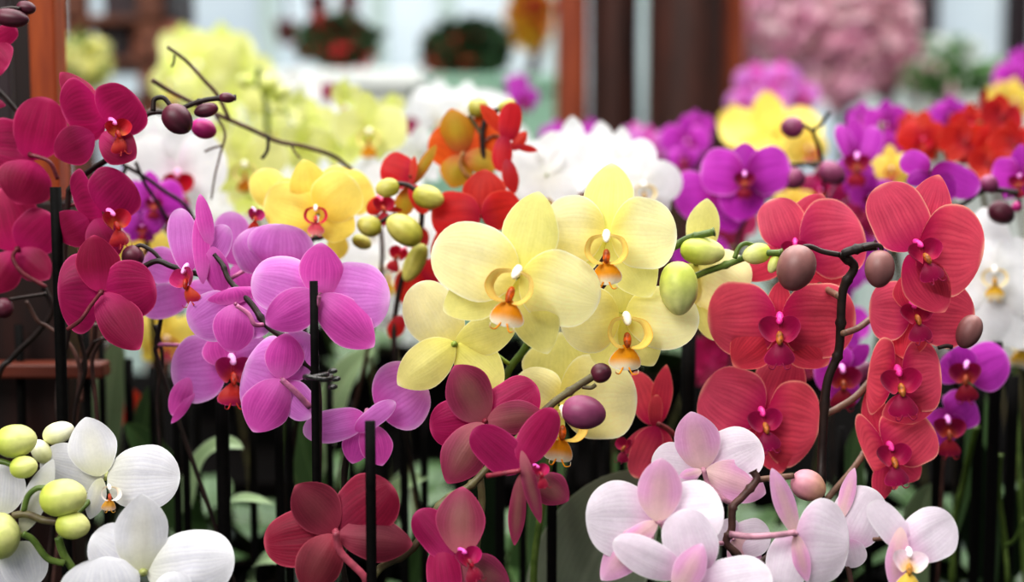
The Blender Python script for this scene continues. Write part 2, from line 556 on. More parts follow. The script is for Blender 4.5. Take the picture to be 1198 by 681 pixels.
class Plant:
    def __init__(s, label, pot, stem='brown_stem', potmat='pot_black', leaves=2, leafmat='leaf_shaded', cat='orchid', group=None, leaflen=0.13):
        z = BENCH if pot[1] < 1.72 else TIER
        if pot[1] > 2.65:
            z = 0.0
        s.base = Vector((pot[0], pot[1], z))
        s.root = empty('moth_orchid', s.base)
        tag(s.root, label, cat, group)
        s.stemmat = stem
        s.samples = []      # points on the stem(s)
        s.flowers = []      # waiting for their stalks
        h = 0.115
        prf = [(0.0, 0.0), (0.040, 0.0), (0.050, 0.100), (0.055, 0.100), (0.056, h), (0.051, h), (0.050, 0.096)]
        v, f, u = lathe(s.base, prf)
        link('pot', v, f, potmat, s.root, s.base, u, smooth=False)
        mb = MB()
        v, f, u = lathe(s.base, [(0.0505, 0.097), (0.04, 0.104), (0.02, 0.108), (0.0, 0.109)])
        mb.add(v, f, u)
        mb.link('potting_bark', ['bark'], s.root, s.base)
        s.neck = s.base + Vector((0, 0, 0.11))
        rot = random.uniform(-0.7, 0.7) + PI / 2
        for i in range(leaves):
            a = rot + PI * (i % 2) + random.uniform(-0.5, 0.5)
            L = leaflen * random.uniform(0.8, 1.1)
            d = Vector((math.cos(a), math.sin(a), 0))
            s.leaf3(s.neck + d * 0.008, s.neck + d * (L * 0.5) + Vector((0, 0, L * random.uniform(0.35, 0.6))), s.neck + d * L + Vector((0, 0, L * random.uniform(0.1, 0.4))), 0.065 * random.uniform(0.8, 1.1), leafmat)

    def leaf3(s, a, m, b, w, mat, nrm=None):
        n, nu = 14, 8
        vs, uv, fs = [], [], []
        for i in range(n + 1):
            t = i / n
            p = a * (1 - t) ** 2 + m * (2 * t * (1 - t)) + b * t * t
            tg = ((m - a) * (1 - t) + (b - m) * t).normalized()
            if nrm is None:
                sd = tg.cross(Vector((0, 0, 1)))
            else:
                sd = tg.cross(nrm)
            if sd.length < 1e-3:
                sd = Vector((1, 0, 0))
            sd.normalize()
            up = sd.cross(tg)
            f = (math.sin(PI * min(1, 0.08 + 0.92 * t) ** 0.85)) ** 0.6 if t < 0.999 else 0.02
            f = max(f, 0.12 if t < 0.2 else 0.02)
            for j in range(nu + 1):
                u = -1 + 2 * j / nu
                vs.append(p + sd * (u * f * w / 2) + up * (abs(u) * f * w * 0.13))
                uv.append((u * 0.5 + 0.5, t))
        for i in range(n):
            for j in range(nu):
                q = i * (nu + 1) + j
                fs.append((q, q + 1, q + nu + 2, q + nu + 1))
        return link('leaf', vs, fs, mat, s.root, a, uv)

    def leaf(s, view, pts, w, d, mat='leaf_mid', d2=None, face=0.5):
        """a leaf whose blade runs through three places in view; face: 0 looks up, 1 looks at the viewer"""
        d2 = d if d2 is None else d2
        A = pt(view, *pts[0], d)
        M_ = pt(view, *pts[1], (d + d2) / 2)
        B = pt(view, *pts[2], d2)
        nrm = (Vector((0, 0, 1)) * (1 - face) + Vector((0, -1, 0)) * face).normalized()
        return s.leaf3(A, M_, B, w / V[view][2] * K * d, mat, nrm)

    def stem(s, view, pts, d, r, d2=None, pot=False, mat=None, r1=None, nodes=0, name='flower_stem'):
        d2 = d if d2 is None else d2
        N = len(pts)
        P_ = [pt(view, x, y, d + (d2 - d) * i / max(1, N - 1)) for i, (x, y) in enumerate(pts)]
        k = K * d / V[view][2]
        if pot:
            low = P_[-1]
            mid = low.lerp(s.neck, 0.55)
            mid.z = min(mid.z, low.z - 0.3 * (low.z - s.neck.z))
            P_ += [mid, s.neck - Vector((0, 0, 0.03))]
        v, f, u = tube(P_, r * k, (r if r1 is None else r1) * k, 9, 8, nodes)
        s.samples += smooth_path(P_, 8)
        return link(name, v, f, mat or s.stemmat, s.root, P_[0], u)

    def bud(s, view, bx, by, tx, ty, w, d, mat, stalk=None, sr=9, ridges=3, point=0.25, smat=None, tow=0.0, tilt=0.0):
        A, B = pt(view, bx, by, d, tow), pt(view, tx, ty, d, tow + tilt)
        k = K * d / V[view][2]
        v, f, u = egg(A, B, w * k, ridges, point=point, ph=random.uniform(0, 2))
        o = link('flower_bud', v, f, mat, s.root, A, u)
        if stalk:
            S = [pt(view, x, y, d, tow) for x, y in stalk]
            v, f, u = tube(S, sr * k, sr * k * 0.9, 7)
            link('stalk', v, f, smat or s.stemmat, o, S[0], u)
        return o

    # ---- one flower read petal by petal
    def flower(s, kd, view, c, d, petals, lip=None, back=False, ped=None, cup=None, pr=7, res=(20, 14), tow=0.0, nub=True):
        k = K * d / V[view][2]
        C = pt(view, *c, d, tow)
        vd = (CAM - C).normalized()
        fl = empty('flower', Vector((0, 0, 0)))
        bpy.data.objects.remove(fl)
        mb = MB()
        unit = sum(math.hypot(q[3] - q[1], q[4] - q[2]) for q in petals) / len(petals) * k
        if back:
            v, f, u = egg(C + vd * 0.0, C + vd * 0.009, unit * 0.12, nv=6, nu=8)
            mb.add(v, f, u, 1)
        elif nub and lip:
            if lip:
                lc = pt(view, lip[0], lip[1], d, tow)
            else:
                lc = C
            n = len(petals)
            fr = s.frame(vd, lip)
            sz = (lip[2] * k if lip else unit * 0.6)
            q0 = lc + vd * (0.0022 * n)
            v, f, u = egg(q0 + fr[1] * sz * 0.06 - fr[2] * sz * 0.1, q0 - fr[1] * sz * 0.16 + fr[2] * sz * 0.22, sz * 0.17, nv=8, nu=10)
            mb.add(v, f, u, 0)
        if ped:
            S = [pt(view, x, y, d, tow + 0.004 + 0.005 * math.sin(PI * min(1, i / max(1, len(ped) - 1)))) + vd * (0.0022 * len(petals) if i == 0 else 0.004) for i, (x, y) in enumerate(ped)]
            v, f, u = tube(S, pr * k, pr * k * 1.05, 8)
            mb.add(v, f, u, 1)
        else:
            if not mb.v:
                v, f, u = egg(C - vd * 0.005, C + vd * 0.004, unit * 0.1, nv=6, nu=8)
                mb.add(v, f, u, 1)
        root_i = len(s.flowers)
        s.flowers.append((mb, kd, C, vd, bool(ped), unit))
        parts = []
        for i, q in enumerate(petals):
            kk, bx, by, tx, ty, w = q[:6]
            bank = q[6] if len(q) > 6 and q[6] is not None else random.uniform(-10, 10)
            Lp = math.hypot(tx - bx, ty - by)
            if len(q) > 7 and q[7] is not None:
                dz = q[7] * k
            else:
                dz = Lp * k * ((random.uniform(0.0, 0.18)) if back else random.uniform(-0.24, -0.04))
            off = 0.0022 * i
            b3 = pt(view, bx, by, d, tow + off)
            t3 = pt(view, tx, ty, d, tow + off) + vd * dz
            cp = cup if cup is not None else (0.22 if back else 0.16)
            wr = w * k / max(0.3, math.cos(math.radians(bank)))
            v, f, u = blade(kk, b3, t3, vd, wr, bank, cp * random.uniform(0.6, 1.5), random.uniform(0.02, 0.08), 1.0, *res)
            parts.append(('petal' if kk == 'p' else 'sepal', v, f, u, kd + ('_petal' if kk == 'p' else '_sepal'), b3))
        if lip:
            n = len(petals)
            lc = pt(view, lip[0], lip[1], d, tow + 0.0022 * n)
            parts.append(s.lipmesh(kd, lc, lip[2] * k, s.frame(vd, lip)))
        s.flowers[root_i] = (mb, kd, C, vd, bool(ped), unit, parts)

    def frame(s, vd, lip):
        r = RT.copy()
        u = vd.cross(r).normalized()
        r = u.cross(vd).normalized()
        roll = math.radians(lip[3] if lip and len(lip) > 3 else 0)
        yaw = math.radians(lip[4] if lip and len(lip) > 4 else 0)
        R1 = Matrix.Rotation(yaw, 3, u)
        r, f = R1 @ r, R1 @ vd
        R2 = Matrix.Rotation(roll, 3, vd)
        return R2 @ r, R2 @ u, R2 @ f

    def lipmesh(s, kd, c, sz, fr, small=False):
        r, u, f = fr

        def T(x, y, z):
            return c + r * (x * sz) + u * (y * sz) + f * (z * sz)
        mb = MB()
        res = (6, 6) if small else (10, 8)
        for sx in (-1, 1):
            if RING[kd]:
                path = smooth_path([T(0.07 * sx, -0.06, 0.03), T(0.25 * sx, -0.14, 0.08), T(0.31 * sx, -0.34, 0.16), T(0.21 * sx, -0.5, 0.2), T(0.06 * sx, -0.56, 0.16)], 3 if small else 6)
                vs, uv, fs = [], [], []
                n, m = len(path), 5
                for i, p in enumerate(path):
                    t = i / (n - 1)
                    wd = sz * 0.28 * (math.sin(PI * (0.1 + 0.85 * t)) ** 0.7)
                    rad = (p - T(0, -0.32, 0.1))
                    rad = (rad - f * rad.dot(f)).normalized()
                    for j in range(m + 1):
                        e = j / m
                        vs.append(p + f * (wd * e) + rad * (wd * (0.35 * e * e - 0.25 * math.sin(PI * e) * 0.3)))
                        uv.append((0.5 + 0.5 * e, 0.2 + 0.5 * t))
                for i in range(n - 1):
                    for j in range(m):
                        w0 = i * (m + 1) + j
                        fs.append((w0, w0 + 1, w0 + m + 2, w0 + m + 1))
                mb.add(vs, fs, uv, 0)
            else:
                v, fc, q = blade('p', T(0.04 * sx, -0.44, 0.06), T(0.38 * sx, -0.1, 0.24), f * 0.75 + r * (-0.6 * sx), 0.5 * sz, 0, -0.7, -0.12, 0.4, *res)
                mb.add(v, fc, q, 0)
        v, fc, q = blade('m', T(0, -0.5, 0.1), T(0, -0.98, 0.2), f + u * 0.3, 0.6 * sz, 0, 0.55, 0.16, 0.5, *res)
        mb.add(v, fc, q, 1)
        v, fc, q = egg(T(0, -0.3, 0.14), T(0, -0.58, 0.27), 0.15 * sz, 2, nv=6 if small else 9, nu=8 if small else 12)
        mb.add(v, fc, q, 2)
        if not small:
            for sx in (-1, 1):
                v, fc, q = tube([T(0.05 * sx, -0.92, 0.2), T(0.12 * sx, -1.04, 0.24), T(0.2 * sx, -1.02, 0.3), T(0.2 * sx, -0.95, 0.32)], 0.018 * sz, 0.006 * sz, 6, 4)
                mb.add(v, fc, q, 1)
        return ('lip', mb, None, None, [kd + '_lobe', kd + '_blade', kd + '_callus'], c)

    # ---- a whole flower set by its middle, reach and attitude
    def bloom(s, kd, x, y, d, rad, yaw=0, pitch=0, roll=0, back=False, view='Z', small=True, spread=1.0):
        C = pt(view, x, y, d)
        vd = (CAM - C).normalized()
        k = K * d / V[view][2]
        R = rad * k
        R_ = Matrix.Rotation(math.radians(roll), 3, vd) @ Matrix.Rotation(math.radians(yaw + (180 if back else 0)), 3, UP) @ Matrix.Rotation(math.radians(pitch), 3, RT)
        r, f = R_ @ RT, R_ @ vd
        u = f.cross(r).normalized()
        mb = MB()
        v, fc, q = egg(C + u * R * 0.05 + f * 0.003, C - u * R * 0.12 + f * R * 0.2, R * 0.17, nv=6, nu=8)
        mb.add(v, fc, q, 0)
        idx = len(s.flowers)
        parts = []
        res = (9, 8) if small else (13, 10)
        lay = 0.0012 + R * 0.02
        for kk, ang, L, w, z in (('s', 90, 0.98, 0.68, 0), ('s', -52, 0.95, 0.66, 0), ('s', -128, 0.95, 0.66, 0), ('p', 10, 1.03, 1.16, lay * 1.5), ('p', 170, 1.03, 1.16, lay * 1.5)):
            a = math.radians(ang + random.uniform(-8, 8))
            dr = r * math.cos(a) + u * math.sin(a)
            L2 = R * L * random.uniform(0.92, 1.06) * spread
            b3 = C + f * z + dr * R * 0.03
            t3 = b3 + dr * L2 + f * (L2 * random.uniform(-0.3, -0.02))
            v, fc, q = blade(kk, b3, t3, f, R * w * random.uniform(0.92, 1.06), random.uniform(-8, 8), 0.2 * random.uniform(0.5, 1.6), 0.05, 1.0, *res)
            parts.append(('petal' if kk == 'p' else 'sepal', v, fc, q, kd + ('_petal' if kk == 'p' else '_sepal'), b3))
        parts.append(s.lipmesh(kd, C + f * lay * 2.2, R * 0.75, (r, u, f), small))
        s.flowers.append((mb, kd, C, f, False, R, parts))

    def finish(s):
        """an own stem where none was given, stalks, then every flower with its petals, sepals and lip"""
        if not s.samples and s.flowers:
            cs = sorted((f[2] - f[3] * (0.012 if f[3].y < 0 else -0.012) for f in s.flowers), key=lambda p: p.z)
            cs = [c + Vector((0, 0.015, 0.0)) for c in cs]
            first = cs[0]
            P_ = [s.neck - Vector((0, 0, 0.03)), s.neck.lerp(first, 0.5) + Vector((0, 0.0, 0.0))] + cs
            if len(cs) == 1:
                P_.append(first + Vector((0.004, 0.0, 0.02)))
            v, f, u = tube(P_, 0.0026, 0.0016, 8, 6)
            link('flower_stem', v, f, s.stemmat, s.root, P_[0], u)
            s.samples = smooth_path(P_, 6)
        for mb, kd, C, f_, has, unit, parts in s.flowers:
            if not has and s.samples:
                q = min(s.samples, key=lambda p: (p - C).length + (0.02 if p.z > C.z + 0.01 else 0))
                if (q - C).length > 0.14:
                    q = C + (q - C).normalized() * 0.06
                vw = (C - CAM).normalized()
                q = q + vw * max(0.0, (C - q).dot(vw) + 0.014)
                b = C - f_ * 0.012 if f_.dot(vw) < 0 else C + vw * 0.012
                mid = b.lerp(q, 0.5) + Vector((0, 0.01, 0.004))
                v, fc, u = tube([C - f_ * 0.001, b, mid, q], 0.0015, 0.0016, 6, 4)
                mb.add(v, fc, u, 1)
            fo = mb.link('flower', [kd + '_column', kd + '_stalk'], s.root, C)
            for p in parts:
                if p[0] == 'lip':
                    o = p[1].link('lip', p[4], fo, p[5])
                else:
                    o = link(p[0], p[1], p[2], p[4], fo, p[5], p[3])


PLANTS = []


def plant(*a, **kw):
    p = Plant(*a, **kw)
    PLANTS.append(p)
    return p


# ---------------------------------------------------------------- crimson orchid, left, with the reaching spray of buds
p = plant('crimson orchid beside the wooden post, its spray of dark buds reaching right', (-0.360, 1.030), 'dark_stem')
p.flower('crimson', 'A', (372, 430), 0.98, [('s', 350, 400, 206, 250, 95), ('s', 325, 465, 188, 540, 140), ('s', 350, 465, 470, 548, 130, 0, 10), ('p', 352, 372, 220, 402, 218, -18), ('p', 362, 420, 478, 338, 205, 12)], (385, 415, 120, 12, 30))
p.flower('crimson', 'B', (365, 150), 0.985, [('s', 305, 165, 192, 228, 140), ('s', 330, 165, 402, 302, 130), ('p', 342, 106, 260, 120, 228, -20), ('p', 345, 132, 447, 22, 195, 12)], (378, 138, 130, 14, 30))
p.flower('crimson', 'B', (350, 420), 0.955, [('p', 345, 420, 200, 420, 275), ('p', 355, 425, 540, 400, 205), ('s', 350, 420, 325, 222, 150), ('s', 345, 425, 482, 618, 150)], None, True, [(352, 418), (315, 465), (280, 515), (235, 548)])
p.stem('A', [(815, 338), (760, 340), (690, 352), (600, 385), (500, 402), (420, 520)], 0.99, 9, 1.0, mat='dark_stem', nodes=5)
p.stem('B', [(420, -70), (260, 40), (235, 120), (225, 300), (236, 545), (200, 760), (205, 1000)], 1.0, 10, 1.02, True, 'dark_stem', nodes=6)
p.bud('A', 575, 372, 655, 455, 98, 0.985, 'maroon_bud', [(530, 385), (535, 345), (565, 338), (590, 365)], 9, tow=0.006)
p.bud('A', 755, 372, 672, 392, 50, 0.99, 'maroon_bud', None)
p.bud('A', 760, 335, 815, 342, 36, 0.985, 'maroon_bud', None)
p.bud('A', 665, 430, 748, 462, 70, 1.02, 'magenta_bud', [(640, 400), (655, 415), (670, 432)], 7)
p.stem('B', [(90, 450), (130, 520), (165, 540), (240, 600), (275, 680), (285, 800)], 1.03, 7, 1.05, mat='brown_stem')
p.stem('B', [(330, 530), (325, 590), (300, 640), (280, 700), (262, 860)], 1.04, 9, 1.06, True, mat='brown_stem')
p.stem('B', [(326, 592), (350, 582), (372, 580)], 1.04, 6, 1.04, mat='dark_stem')

p = plant('crimson orchid cut by the left border, flowers half hidden against the dark post', (-0.470, 1.100), 'dark_stem')
p.flower('crimson', 'A', (105, 535), 1.03, [('s', 100, 540, 50, 410, 90), ('p', 125, 530, -60, 505, 215), ('p', 108, 552, 160, 338, 175), ('s', 120, 560, 55, 705, 195)], None, True, [(105, 535), (170, 560), (200, 620)])
p.flower('crimson', 'A', (-35, 165), 1.0, [('p', -40, 160, 58, 98, 70), ('p', -60, 175, 26, 235, 135), ('s', -40, 350, 20, 365, 30)], None, True)
p.flower('crimson', 'B', (60, 270), 1.04, [('p', 62, 275, 5, 58, 200), ('p', 70, 270, 185, 155, 160), ('s', 60, 275, 172, 372, 115), ('s', 50, 280, -35, 425, 125)], None, True, [(60, 268), (45, 300), (75, 350), (160, 402)])
p.bud('A', -20, 55, 100, 70, 66, 0.98, 'maroon_bud', [(70, 30), (30, 28), (-30, 40)], 7)
p.bud('A', 58, 22, 124, 32, 48, 0.985, 'maroon_bud', None)
p.bud('B', 45, 470, -25, 480, 72, 1.02, 'maroon_bud', [(160, 425), (90, 435), (30, 445)], 7)
p.stem('A', [(-30, 290), (20, 340), (70, 400), (120, 470)], 1.04, 8, 1.05)
p.stem('B', [(150, 400), (180, 480), (130, 560), (40, 650), (-20, 760)], 1.06, 10, 1.07, True)

# ---------------------------------------------------------------- lilac orchid, left of centre
p = plant('lilac pink orchid with a big flower seen from behind a black stake', (-0.176, 1.060), 'dark_stem')
p.flower('lilac', 'B', (620, 400), 1.02, [('p', 620, 340, 495, 310, 130), ('p', 650, 430, 485, 475, 120), ('p', 640, 420, 760, 420, 90)], None)
p.flower('lilac', 'D', (110, 370), 1.05, [('p', 130, 385, 120, 198, 130), ('p', 90, 370, 60, 250, 110), ('s', 130, 385, 180, 495, 100)], (195, 190, 80, 0, 30))
p.flower('lilac', 'D', (280, 385), 1.0, [('s', 280, 385, 380, 400, 110), ('p', 250, 400, 160, 270, 160), ('p', 290, 395, 295, 243, 225, 0, 20)], None, True)
p.flower('lilac', 'E', (85, 110), 1.0, [('s', -5, 180, -68, 262, 26), ('s', -20, 140, -65, 242, 60), ('p', 80, 110, -70, 120, 180), ('p', 90, 110, 195, 60, 150), ('s', 85, 110, 60, 20, 120)], (92, 85, 130, 0, 15))
p.flower('lilac', 'D', (135, 520), 0.95, [('p', 140, 520, 265, 600, 160), ('p', 135, 520, -25, 600, 175), ('s', 135, 520, 125, 462, 190), ('s', 138, 520, 118, 690, 145)], None, True, [(138, 525), (180, 555), (200, 590), (230, 592)], pr=8)
p.flower('lilac', 'B', (690, 330), 0.96, [('p', 690, 345, 790, 190, 100), ('p', 652, 350, 622, 128, 105), ('s', 728, 262, 692, 78, 58), ('s', 735, 262, 772, 432, 88), ('s', 703, 392, 688, 135, 62)], (645, 330, 130, 15, -45))
p.flower('lilac', 'E', (225, 145), 0.93, [('p', 225, 150, 292, 20, 115), ('p', 230, 155, 305, 245, 90), ('p', 225, 145, 125, 115, 205), ('s', 225, 145, 238, 22, 105), ('s', 225, 145, 150, 283, 130)], None, True, [(225, 145), (262, 178), (300, 218)], pr=8)
p.flower('lilac', 'D', (425, 490), 0.92, [('p', 420, 490, 192, 428, 205), ('p', 430, 488, 670, 502, 238), ('s', 430, 502, 432, 308, 156), ('s', 425, 490, 240, 590, 152), ('s', 415, 495, 615, 668, 160)], None, True, [(425, 492), (415, 530), (400, 560)], pr=8)
p.bud('B', 490, 275, 428, 318, 78, 0.98, 'maroon_bud', [(470, 265), (490, 258), (530, 280), (560, 312)], 8)
p.stem('B', [(490, 335), (545, 312), (600, 332), (700, 360), (790, 375)], 0.97, 10, 0.96)
p.stem('D', [(62, 350), (90, 385), (115, 440), (190, 520), (240, 590), (310, 640), (375, 690)], 0.955, 8, 0.94, nodes=5, r1=13)
p.stem('E', [(280, 95), (320, 160), (322, 400), (318, 700)], 0.93, 9, 0.95, True)
p.stem('B', [(540, 400), (560, 480), (545, 600), (560, 700)], 1.03, 8, 1.05, True)

p.stem('Z', [(92, 388), (100, 430), (88, 480), (84, 560)], 1.02, 2.4, 1.04, mat='dark_stem')
p.stem('Z', [(120, 395), (108, 420), (112, 470), (118, 560)], 1.04, 2.4, 1.05, mat='brown_stem')
p.stem('Z', [(182, 380), (190, 420), (184, 470), (190, 560)], 1.05, 2.2, 1.06, mat='dark_stem')
p = plant('small mauve orchid flower low between two black stakes, seen edge on', (-0.057, 1.060), 'dark_stem')
p.flower('lilac', 'E', (445, 245), 0.96, [('p', 478, 225, 605, 150, 185, None, -10), ('s', 440, 265, 412, 368, 80), ('s', 455, 262, 492, 374, 88), ('p', 448, 245, 282, 285, 88, 0, 12), ('p', 420, 280, 526, 204, 52, 0, 14)], None)
p.stem('E', [(450, 250), (400, 340), (390, 480), (400, 700)], 0.98, 8, 1.0, True)

# ---------------------------------------------------------------- ruby and cerise orchid in front
p = plant('dark red orchid in front, ruby flower seen from behind against the shortest black stake', (-0.182, 0.902), 'dark_stem')
p.flower('ruby', 'E', (368, 548), 0.90, [('p', 372, 545, 178, 578, 150), ('p', 375, 545, 518, 425, 165), ('s', 370, 545, 262, 425, 130), ('s', 375, 555, 572, 582, 115), ('s', 365, 555, 288, 705, 125)], None, True, [(368, 548), (380, 600), (440, 662), (450, 690)], pr=10)
p.stem('E', [(440, 662), (455, 690), (460, 760)], 0.90, 9, 0.90, True)

p = plant('cerise orchid with three flowers and a striped plum bud on an arching stem', (-0.060, 0.910), 'olive_stem')
p.flower('cerise', 'G', (285, 225), 0.93, [('p', 290, 220, 432, 125, 140), ('p', 285, 225, 128, 245, 140), ('s', 285, 225, 198, 68, 140), ('s', 290, 225, 452, 205, 100), ('s', 280, 230, 178, 400, 128)], None, True)
p.flower('cerise', 'G', (388, 360), 0.89, [('s', 385, 375, 368, 580, 50), ('s', 420, 385, 522, 450, 95, 10, -12), ('p', 388, 365, 250, 248, 112, -15), ('p', 388, 345, 482, 188, 100, 15), ('s', 388, 308, 442, 514, 44, 0, 10)], (425, 350, 70, 20, 40), ped=[(385, 365), (340, 372), (290, 380)])
p.flower('cerise', 'G', (200, 610), 0.89, [('s', 200, 625, 355, 690, 110), ('p', 195, 605, 88, 480, 105), ('s', 215, 605, 220, 408, 140), ('p', 180, 730, 158, 580, 100)], (215, 590, 100, 25, 30))
p.stem('G', [(600, 92), (540, 130), (470, 180), (390, 262), (300, 350), (240, 410), (165, 455), (80, 585), (-20, 650), (-40, 760)], 0.92, 11, 0.90, True, nodes=9)
p.stem('G', [(270, 380), (275, 460), (262, 560), (250, 720)], 0.925, 11, 0.92, mat='olive_stem')
p.stem('G', [(560, 128), (585, 130), (598, 122)], 0.918, 6, 0.916)
p.bud('G', 503, 190, 627, 210, 98, 0.905, 'plum_bud', None)
p.bud('G', 586, 98, 642, 78, 58, 0.92, 'maroon_bud', None)

# ---------------------------------------------------------------- pale yellow orchid in the middle
p = plant('large cream yellow orchid in the middle, open faces with orange and white lips', (0.062, 1.060), 'green_stem')
p.flower('cream', 'H', (455, 380), 1.0, [('s', 460, 480, 518, 645, 85), ('s', 470, 360, 495, 155, 118), ('p', 455, 385, 632, 480, 220), ('s', 450, 380, 380, 560, 130)], None, True)
p.flower('cream', 'G', (490, 170), 0.975, [('s', 500, 160, 500, -30, 210), ('s', 500, 180, 668, 252, 95), ('s', 490, 180, 440, 300, 90), ('p', 490, 180, 372, 100, 140), ('p', 495, 165, 718, 150, 245)], (505, 190, 150, -8, 15))
p.flower('cream', 'F', (240, 660), 0.945, [('p', 235, 668, 112, 448, 195), ('s', 245, 660, 455, 600, 140), ('s', 245, 665, 410, 800, 165), ('s', 242, 655, 45, 800, 160, None, 14)], None, True)
p.flower('cream', 'H', (200, 550), 0.945, [('s', 200, 550, 180, 430, 120), ('s', 205, 555, 110, 735, 165), ('s', 215, 555, 310, 735, 150), ('p', 190, 550, -15, 590, 230), ('p', 212, 550, 470, 585, 215)], (215, 560, 190, -3, 12), res=(18, 14))
p.flower('cream', 'F', (772, 270), 0.925, [('s', 764, 275, 543, 425, 170), ('s', 780, 275, 925, 498, 175), ('s', 775, 275, 785, 30, 172), ('p', 762, 270, 543, 255, 240), ('p', 782, 270, 1014, 285, 250)], (768, 275, 180, 0, 0), res=(18, 14))
p.flower('cream', 'F', (462, 420), 0.90, [('s', 452, 425, 200, 545, 180), ('s', 468, 430, 565, 695, 165), ('s', 475, 420, 535, 128, 200), ('p', 462, 420, 163, 325, 265), ('p', 470, 420, 748, 515, 255)], (462, 400, 205, -12, -12), res=(18, 14))
p.bud('H', 402, 330, 557, 345, 98, 0.975, 'green_bud', None, tow=0.004)
p.bud('H', 392, 372, 398, 560, 138, 0.93, 'green_bud', None, ridges=3, point=0.5)
p.bud('H', 715, 335, 618, 358, 74, 0.96, 'green_bud', [(590, 362), (605, 325), (630, 310), (660, 318)], 9)
p.bud('H', 745, 345, 712, 412, 42, 0.955, 'green_bud', None)
p.stem('H', [(520, 270), (470, 282), (425, 295), (370, 330), (300, 400)], 0.965, 13, 0.98, nodes=3)
p.stem('H', [(755, 342), (665, 348), (560, 385), (440, 432), (330, 520)], 0.95, 12, 0.99, nodes=4)
p.stem('G', [(410, 0), (390, 30), (350, 85), (320, 180), (300, 320)], 0.99, 11, 1.0)
p.stem('Z', [(740, 400), (700, 420), (660, 460), (640, 560), (625, 690)], 1.0, 4.5, 1.04, True)

# ---------------------------------------------------------------- salmon orchid on the right
p = plant('salmon red orchid on the right, cascade of veined flowers on a black stem', (0.230, 1.080), 'dark_stem')
p.flower('salmon', 'I', (560, 205), 1.0, [('s', 570, 205, 645, 18, 150), ('s', 550, 215, 430, 315, 140), ('s', 570, 220, 615, 374, 110), ('p', 560, 210, 393, 125, 205), ('p', 572, 215, 725, 245, 245)], (558, 192, 120, 10, 10))
p.flower('salmon', 'H', (745, 565), 0.975, [('s', 745, 570, 748, 440, 80), ('s', 735, 590, 585, 735, 165), ('s', 755, 590, 915, 732, 165), ('p', 738, 568, 496, 580, 265), ('p', 752, 568, 1014, 580, 265)], (746, 560, 175, 0, 0))
p.flower('salmon', 'J', (90, 310), 1.0, [('s', 95, 310, 192, 138, 140), ('s', 105, 330, 250, 462, 130), ('s', 80, 330, -95, 430, 120), ('p', 80, 325, 15, 155, 165), ('p', 115, 318, 338, 275, 280)], (95, 300, 120, 0, 0))
p.flower('salmon', 'K', (340, 310), 0.985, [('s', 322, 285, 288, 130, 75), ('s', 345, 320, 430, 390, 95), ('s', 330, 340, 320, 452, 60), ('p', 345, 310, 280, 335, 225, -20), ('p', 340, 312, 462, 228, 180, 10)], (345, 290, 120, 8, 15))
p.flower('salmon', 'K', (372, 108), 0.97, [('s', 375, 110, 375, -10, 110), ('s', 390, 140, 412, 235, 155), ('p', 358, 100, 283, 95, 220, -20), ('p', 380, 105, 493, 85, 205, 10)], (368, 75, 140, 6, 10))
p.flower('salmon', 'J', (508, 545), 0.965, [('s', 500, 560, 468, 710, 140), ('p', 500, 545, 350, 535, 210), ('p', 518, 550, 718, 572, 235), ('s', 510, 540, 470, 420, 110)], (500, 515, 140, 12, 15))
p.flower('salmon', 'J', (512, 325), 0.93, [('s', 515, 320, 595, 70, 150), ('s', 485, 350, 615, 550, 160), ('p', 508, 332, 388, 105, 205, -12), ('p', 518, 325, 748, 350, 315, 10)], (515, 305, 150, 22, 25), res=(18, 14))
p.bud('J', 125, 318, 72, 473, 134, 0.93, 'mauve_bud', [(250, 350), (190, 338), (150, 322), (122, 322)], 10)
p.bud('J', 392, 333, 382, 464, 104, 0.915, 'mauve_bud', [(330, 325), (370, 315), (392, 322), (394, 340)], 9)
p.bud('J', 722, 560, 672, 672, 86, 0.96, 'mauve_bud', [(640, 670), (620, 665), (590, 672)], 8)
p.stem('J', [(375, 318), (325, 326), (262, 350), (300, 392), (262, 470), (253, 600), (245, 690), (205, 800), (190, 1010), (180, 1240)], 0.925, 16, 0.97, True, nodes=9)
p.stem('J', [(180, 455), (215, 475), (248, 494)], 0.995, 12, 0.945, mat='tan_stem')
p.stem('J', [(262, 622), (310, 605), (356, 572)], 0.945, 12, 0.985, mat='tan_stem')
p.stem('K', [(300, 100), (250, 155), (195, 190), (165, 205)], 0.99, 10, 0.962, mat='tan_stem')
p.stem('K', [(285, 290), (250, 350), (165, 450)], 0.995, 9, 0.968, mat='tan_stem')

# ---------------------------------------------------------------- dark coral flower seen from the side
p = plant('single coral red orchid bloom in profile, between the cream and salmon orchids', (0.140, 1.178), 'brown_stem')
p.flower('salmon', 'I', (255, 235), 1.03, [('p', 255, 235, 200, 85, 85), ('s', 265, 235, 290, 65, 60), ('s', 250, 240, 160, 320, 40), ('s', 265, 240, 290, 330, 60), ('p', 258, 245, 262, 150, 40), ('p', 262, 240, 200, 385, 85, 0, 12)], (185, 275, 70, -15, -40), True, [(265, 232), (290, 245), (320, 270)])
p.stem('I', [(320, 268), (340, 320), (330, 480), (335, 700)], 1.04, 8, 1.1, True)

